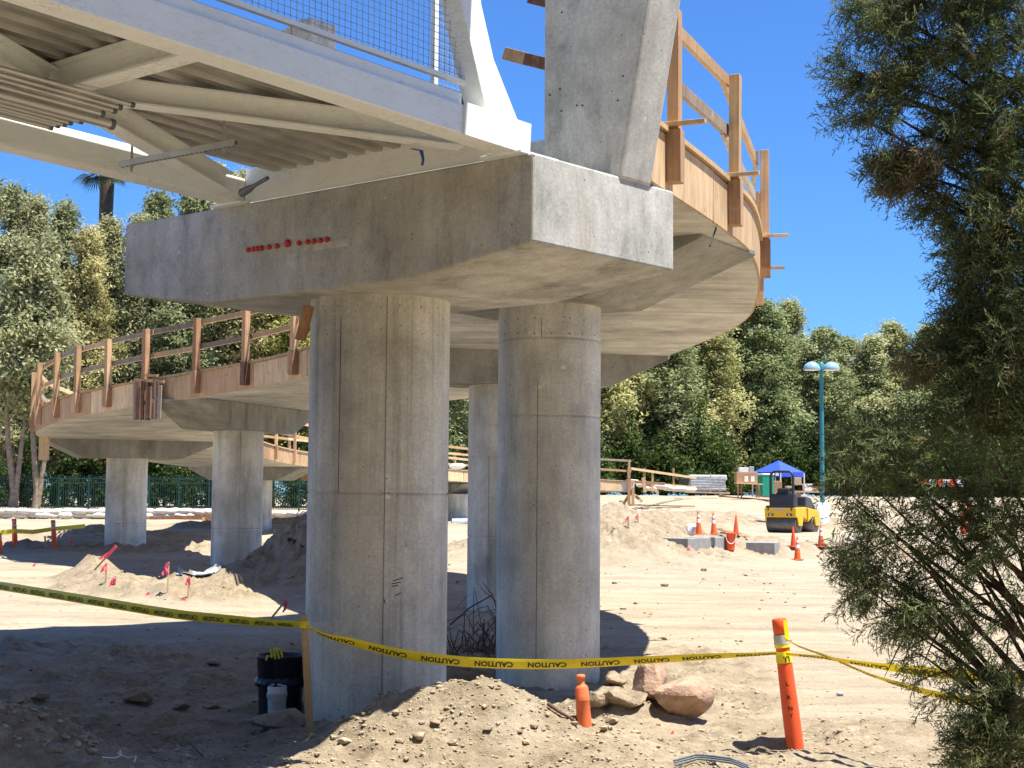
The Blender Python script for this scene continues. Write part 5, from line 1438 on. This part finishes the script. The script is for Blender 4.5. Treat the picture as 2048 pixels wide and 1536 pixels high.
# ------------------------------------------------------------------ juniper at the right edge, near
JY = 6.3
def juniper():
    rng = np.random.default_rng(77)
    B = []; D0 = []; LL = []
    # (centre px, centre py, radius px x, y, sprays, main direction)
    CL = [(1980, -60, 130, 120, 260, (-.3, -.6)), (1975, 90, 110, 130, 330, (-.6, -.5)), (1985, 260, 110, 130, 330, (-.5, -.6)), (1990, 420, 95, 130, 320, (-.4, -.7)), (2000, 570, 85, 120, 280, (-.5, -.6)), (2010, 720, 95, 120, 300, (-.6, -.5)), (2010, 860, 110, 110, 95, (-.7, -.4)),
          (1850, -20, 80, 60, 100, (-.9, -.2)), (1795, 40, 80, 55, 110, (-.9, -.2)), (1735, 0, 50, 40, 42, (-.95, .1)), (1860, 100, 55, 50, 70, (-.8, -.4)),
          (1815, 165, 75, 40, 105, (-.95, -.1)), (1740, 160, 55, 38, 52, (-.95, .2)), (1690, 130, 30, 34, 16, (-.8, .6)), (1775, 215, 55, 32, 46, (-.8, -.5)), (1712, 225, 42, 24, 20, (-.9, -.3)), (1905, 245, 40, 34, 40, (-.6, -.7)),
          (1840, 345, 62, 40, 150, (-.8, .1)), (1795, 350, 40, 42, 55, (-.8, .3)), (1765, 320, 18, 26, 9, (-.5, .8)), (1895, 390, 40, 40, 45, (-.6, -.6)), (1862, 405, 28, 20, 12, (-.6, -.7)),
          (1938, 520, 40, 60, 60, (-.8, -.3)), (1925, 610, 32, 40, 30, (-.9, -.3)), (1945, 660, 50, 45, 70, (-.8, -.4)),
          (1905, 700, 60, 34, 70, (-.9, -.3)), (1855, 725, 40, 28, 34, (-.9, -.2)), (1950, 780, 80, 60, 120, (-.7, -.5)),
          (1890, 885, 130, 62, 66, (-.9, .1)), (1780, 890, 90, 50, 70, (-.95, .2)), (1728, 905, 45, 32, 32, (-.9, .3)), (1740, 955, 80, 34, 34, (-.9, -.2)), (1700, 980, 34, 22, 14, (-.9, -.2)), (2020, 1020, 60, 90, 60, (-.6, -.5)), (1840, 960, 70, 40, 38, (-.8, -.4)),
          (1980, 1050, 90, 70, 75, (-.7, -.4)), (1890, 1045, 70, 50, 40, (-.8, -.3)), (1820, 1160, 60, 40, 34, (-.8, -.4)), (1715, 1005, 28, 22, 8, (-.6, -.8)), (1930, 985, 90, 60, 48, (-.7, -.5)),
          (1770, 1060, 46, 36, 34, (-.9, -.1)), (1750, 1125, 46, 38, 56, (-.95, -.2)), (1715, 1112, 30, 22, 14, (-1, 0)), (1745, 1170, 45, 40, 44, (-.8, -.6)), (1850, 1100, 80, 60, 30, (-.8, -.4)), (1960, 1100, 80, 80, 45, (-.7, -.5)),
          (1860, 1200, 75, 52, 70, (-.8, -.5)), (1810, 1245, 50, 38, 30, (-.8, -.6)), (1950, 1230, 90, 70, 62, (-.7, -.6)), (1850, 1305, 50, 34, 18, (-.7, -.6)), (1960, 1340, 90, 60, 50, (-.6, -.7)), (1900, 1380, 60, 40, 16, (-.8, -.5)),
          (2010, 1440, 70, 60, 130, (-.6, -.6)), (1965, 1480, 50, 50, 80, (-.8, -.4)), (1990, 1540, 70, 50, 90, (-.7, -.6)), (2080, 1100, 45, 300, 90, (-.4, -.7)), (2080, 500, 60, 500, 420, (-.3, -.8)), (2060, 1420, 50, 120, 90, (-.5, -.7)),
          # the part of the crown above and beyond the picture edge
          (2030, -260, 190, 150, 330, (-.3, -.6)), (2150, 100, 120, 400, 420, (.5, -.6)), (2150, 800, 120, 400, 420, (.6, -.6)), (2060, -560, 150, 200, 320, (-.2, .4))]
    brown = []
    limbs = []
    for (cx, cy, rx, ry, n, d) in CL:
        u = rng.normal(size=(n, 3)); u /= np.linalg.norm(u, axis=1)[:, None]; u *= rng.uniform(0, 1, n)[:, None] ** .45
        k = JY / F
        cen = np.array(at(cx, cy, JY))
        dep = min(.38, (rx + ry) * .5 * k * 1.1 + .04)
        P = cen + u * np.array([rx * k, dep, ry * k]) * .92
        dv = np.array([d[0], 0, d[1]]) * 1.1 + rng.normal(size=(n, 3)) * .55
        dv += u * .5
        dv /= np.linalg.norm(dv, axis=1)[:, None]
        B.append(P); D0.append(dv); LL.append(rng.uniform(.07, .15, n))
        br = 1.0 if (cx, cy) in ((1840, 345), (1855, 725)) else .0
        brown.append(np.full(n, br))
        if cx < 2040: limbs.append((cx, cy, min(rx, ry)))
    B = np.concatenate(B); D0 = np.concatenate(D0); LL = np.concatenate(LL); BR = np.concatenate(brown); n = len(B)
    side = np.cross(D0, rng.normal(size=(n, 3))); side /= np.linalg.norm(side, axis=1)[:, None]
    nor = np.cross(D0, side)
    Q = []; T = []
    def seg(p, q, w, tint):
        """flat scale-leaf twig from p to q"""
        d = q - p; c = np.cross(d, rng.normal(size=d.shape)); c /= (np.linalg.norm(c, axis=1)[:, None] + 1e-9)
        m = p + d * .55
        Q.append(np.stack([p, m + c * w, q, m - c * w], 1)); T.append(tint)
    tb = np.where(BR > .5, .97, rng.uniform(.0, .66, n)) ; tb = np.where(rng.random(n) < .10, .95, tb)
    bend = rng.normal(size=(n, 3)) * .15 - np.array([0, 0, .10])
    def axis(f): return B + D0 * (LL * f)[:, None] + bend * (LL * f * f)[:, None]
    for k in range(4):
        seg(axis(k / 4), axis((k + 1.15) / 4), .0024, np.minimum(1, tb + .12))
    K = 12
    for k in range(K):
        f = .12 + .85 * k / K; p = axis(f); sg = 1 if k % 2 else -1
        ang = rng.uniform(.55, .95, n)[:, None]
        d = D0 * np.cos(ang) + side * (sg * np.sin(ang)) + nor * rng.normal(0, .3, n)[:, None]
        l = (LL * rng.uniform(.30, .50, n) * (1.05 - .55 * f))[:, None]
        q = p + d * l; seg(p, q, .0023, np.clip(tb + rng.uniform(-.12, .12, n), 0, 1))
        for j, fr in enumerate((.25, .5, .7, .9)):
            s2 = 1 if j % 2 else -1
            d2 = d * .75 + side * (.6 * s2 * sg) + nor * rng.normal(0, .45, n)[:, None]
            pp_ = p + d * l * fr; seg(pp_, pp_ + d2 * l * rng.uniform(.35, .6, n)[:, None], .0021, np.clip(tb + rng.uniform(-.15, .15, n), 0, 1))
    Vq = np.concatenate(Q); Tq = np.concatenate(T)
    return quads_mesh('foliage', Vq, Tq), limbs
jm, limbs = juniper()
jb = at(2140, 1400, JY + .15); jb.z = gz(jb.x, jb.y)
jt = thing('juniper_tree', 'dark near juniper tree with feathery branches filling the right edge', 'juniper', tuple(jb))
me = jm
me.transform(Matrix.Translation(-jb))
link('foliage', me, M['juniper'], jt)
tk = MB(); top = at(2120, -900, JY + .15)
tk.tube([jb - ZUP * .2, jb.lerp(top, .25), jb.lerp(top, .6), top], [.13, .105, .08, .03], 14)
tk.build('trunk', M['bark_dark'], jt)
lb = MB(); rr = random.Random(4)
for (cx, cy, r) in limbs:
    e = at(cx - r * .4, cy, JY + rr.uniform(-.1, .1))
    low = cy + (330 if cy > 800 else 160) + rr.uniform(0, 60)
    b = at(2128, min(low, 1520), JY + .15)
    m1 = b.lerp(e, .35) + Vector((rr.gauss(0, .03), rr.gauss(0, .04), rr.gauss(.02, .03)))
    m2 = b.lerp(e, .72) + Vector((rr.gauss(0, .03), rr.gauss(0, .03), rr.gauss(.0, .025)))
    lb.tube([b, m1, m2, e], [.014, .010, .0065, .002], 6)
    for s in range(3):
        q = m1.lerp(m2, rr.random()) if s else m2
        w_ = q + Vector((rr.gauss(-.08, .08), rr.gauss(0, .08), rr.gauss(-.01, .08)))
        lb.tube([q, q.lerp(w_, .5) + Vector((0, 0, .012)), w_], [.005, .0035, .0012], 5)
lb.build('limbs', M['bark_dark'], jt)
# ------------------------------------------------------------------ caution tapes
TXT, TXF = flat_text('CAUTION', .056, .0018)
TXT[:, 0] *= .30 / TXT[:, 0].max()
TW = TXT[:, 0].max()
def caution(label, ctrl, mode, period=.40, width=.076, s_start=.1, name='caution_tape'):
    """ctrl: (px, py, depth, twist, width factor); a ribbon through those points with printed lettering"""
    P = [at(x, y, d) for x, y, d, *_ in ctrl]; tw = [c[3] for c in ctrl]; wf = [c[4] for c in ctrl]
    n = len(P) - 1; S_ = []; N = 26
    for i in range(n):
        g = [max(0, min(n, i + k)) for k in (-1, 0, 1, 2)]
        for j in range(N):
            f = j / N
            S_.append((cr(P[g[0]], P[g[1]], P[g[2]], P[g[3]], f), tw[i] + (tw[i + 1] - tw[i]) * f, wf[i] + (wf[i + 1] - wf[i]) * f))
    S_.append((P[-1], tw[-1], wf[-1]))
    L_ = [0]
    for a, b in zip(S_, S_[1:]): L_.append(L_[-1] + (b[0] - a[0]).length)
    def frame(s):
        s = max(0, min(L_[-1] - 1e-5, s)); i = int(np.searchsorted(L_, s, 'right')) - 1; f = (s - L_[i]) / max(1e-9, L_[i + 1] - L_[i])
        c = S_[i][0].lerp(S_[i + 1][0], f); t = (S_[i + 1][0] - S_[i][0]).normalized()
        a = S_[i][1] * (1 - f) + S_[i + 1][1] * f; w_ = S_[i][2] * (1 - f) + S_[i + 1][2] * f
        up = (ZUP - t * t.z).normalized(); o = t.cross(up)
        v = up * math.cos(a) + o * math.sin(a)
        nn = o * math.cos(a) - up * math.sin(a)
        if nn.dot(EYE - c) < 0: nn = -nn
        return c, v, nn, w_
    g = thing(name, label, 'caution tape', tuple(P[0]))
    mb = MB(); vs = []; K = len(L_)
    for s in L_:
        c, v, nn, w_ = frame(s)
        cu = .006 * w_
        for q in (-1, -.5, 0, .5, 1):
            vs.append(c + v * (q * width / 2 * w_) + nn * (cu * (1 - q * q) + .0015 * math.sin(s * 9 + q)))
    mb.add(vs, [(i * 5 + j, i * 5 + j + 1, i * 5 + 6 + j, i * 5 + 5 + j) for i in range(K - 1) for j in range(4)], True)
    o = mb.build('ribbon', M['tape'], g)
    tm = MB(); s0 = s_start
    while s0 + TW < L_[-1]:
        out = []
        for v_ in TXT:
            s = s0 + (TW - v_[0]); y = (v_[1] - .020) * (1 if mode == 'mirror' else -1) - .006
            c, v, nn, w_ = frame(s); q = y / (width / 2)
            out.append(c + v * (y * w_) + nn * (.006 * w_ * (1 - q * q) + .0015 * math.sin(s * 9 + q) + .0022))
        tm.add(out, TXF); s0 += period
    if tm.f: tm.build('lettering', M['ink'], g)
    return g
sd = STAKE_D - .04; dd = dp.y - .09
caution('caution tape running from the left edge to the wooden stake, lettering mirrored',
        [(-170, 1150, 17.6, .0, 1), (-60, 1163, 16.6, .0, 1), (60, 1181, 15.6, .05, 1), (200, 1204, 14.6, .1, 1), (350, 1228, 13.7, .2, 1), (480, 1241, 13.0, .35, .95), (560, 1247, 12.5, .6, .8), (604, 1248, sd, .7, .7)], 'mirror', .385, .088)
caution('caution tape sagging between the wooden stake and the tall orange delineator',
        [(613, 1251, sd, .9, .5), (650, 1270, sd, .9, .6), (700, 1283, sd + .02, .6, .85), (800, 1307, sd + .05, .4, 1), (900, 1321, sd + .05, .25, 1), (1000, 1327, sd + .05, .25, 1), (1120, 1328, sd + .03, .3, .95), (1260, 1322, sd, .4, .85), (1400, 1314, dd + .1, .6, .7), (1500, 1309, dd + .05, .8, .6), (1556, 1306, dd, 1.0, .5)], 'turned', .412, .084)
caution('upper caution tape strand running right from the top of the tall delineator',
        [(1568, 1276, dd - .02, 1.0, .5), (1600, 1293, dd - .1, 1.0, .5), (1660, 1315, dd - .3, 1.0, .6), (1740, 1349, dd - .5, .9, .65), (1830, 1378, dd - .8, .7, .8), (1900, 1395, dd - 1.0, .4, .9), (1980, 1404, dd - 1.2, .3, .9), (2120, 1412, dd - 1.6, .2, .9)], 'mirror', .40)
caution('lower caution tape strand running right, crossing the other strand',
        [(1572, 1308, dd, .9, .5), (1640, 1314, dd - .1, .9, .5), (1700, 1324, dd - .25, .8, .65), (1780, 1335, dd - .45, .5, .85), (1860, 1345, dd - .7, .3, 1), (1960, 1353, dd - 1.0, .2, 1), (2120, 1362, dd - 1.4, .2, 1)], 'turned', .40)
# knot round the stake and tape along the delineator head
mb = MB(); k = mpp(sp); q = at(609, 1249, STAKE_D)
mb.box(q, (17 * k, 12 * k, 13 * k)); o = mb.build('tape_wrap', M['tape'], bpy.data.objects['wooden_stake'], bevel=.003)
MB().beam(at(1570, 1240, dd - .0), at(1575, 1282, dd - .02), .03, .006, up=(0, 1, 0)).build('tape_tail', M['tape'], D)
a = ground_at(30, 1092); 
def plain_tape(label, pts, w_):
    P = [at(*q) for q in pts]; mb = MB(); vs = []
    for p in P: vs += [p + ZUP * w_ / 2, p - ZUP * w_ / 2, p - ZUP * w_ / 2 + Vector((0, .006, 0)), p + ZUP * w_ / 2 + Vector((0, .006, 0))]
    mb.add(vs, [(i * 4 + j, i * 4 + (j + 1) % 4, i * 4 + 4 + (j + 1) % 4, i * 4 + 4 + j) for i in range(len(P) - 1) for j in range(4)])
    tag(mb.build('caution_tape', M['tape'], origin=P[0]), label, 'caution tape')
Yl = a.y - .3
plain_tape('faded caution tape between the orange delineators at far left', [(-40, 1068, Yl), (0, 1065, Yl), (28, 1062, Yl), (66, 1064, Yl + 1), (106, 1058, Yl + 1.5), (170, 1052, Yl + 4)], .11)
# ------------------------------------------------------------------ daylight
SUN_EL, SUN_AZ = math.radians(71.5), math.radians(116)     # azimuth clockwise from +Y
S = Vector((math.cos(SUN_EL) * math.sin(SUN_AZ), math.cos(SUN_EL) * math.cos(SUN_AZ), math.sin(SUN_EL)))
ld = bpy.data.lights.new('sun', 'SUN'); ld.energy = 4.6; ld.angle = math.radians(.5); ld.color = (1, .95, .84)
lo = bpy.data.objects.new('sun', ld); COL.objects.link(lo)
lo.rotation_euler = S.to_track_quat('Z', 'Y').to_euler(); lo.location = (10, 0, 40)
w = bpy.data.worlds.new('World'); SC.world = w; w.use_nodes = True
nt = w.node_tree; bg = nt.nodes['Background']
sk = nt.nodes.new('ShaderNodeTexSky'); sk.sky_type = 'NISHITA'; sk.sun_disc = False
sk.sun_elevation = SUN_EL; sk.sun_rotation = SUN_AZ
sk.altitude = 0; sk.air_density = 1.0; sk.dust_density = .4; sk.ozone_density = 3.0
tn = nt.nodes.new('ShaderNodeMix'); tn.data_type = 'RGBA'; tn.blend_type = 'MULTIPLY'; tn.inputs[0].default_value = 1
tn.inputs[7].default_value = (.42, .77, 1.27, 1)
nt.links.new(sk.outputs[0], tn.inputs[6]); nt.links.new(tn.outputs[2], bg.inputs['Color']); bg.inputs['Strength'].default_value = .064
SC.view_settings.view_transform = 'Standard'; SC.view_settings.look = 'None'
SC.view_settings.exposure = 1.3; SC.view_settings.gamma = 1
SC.view_settings.use_curve_mapping = False
SC.render.engine = 'CYCLES'
SC.cycles.max_bounces = 8; SC.cycles.diffuse_bounces = 5; SC.cycles.transparent_max_bounces = 8
SC.cycles.use_denoising = True
SC.cycles.sample_clamp_indirect = 8
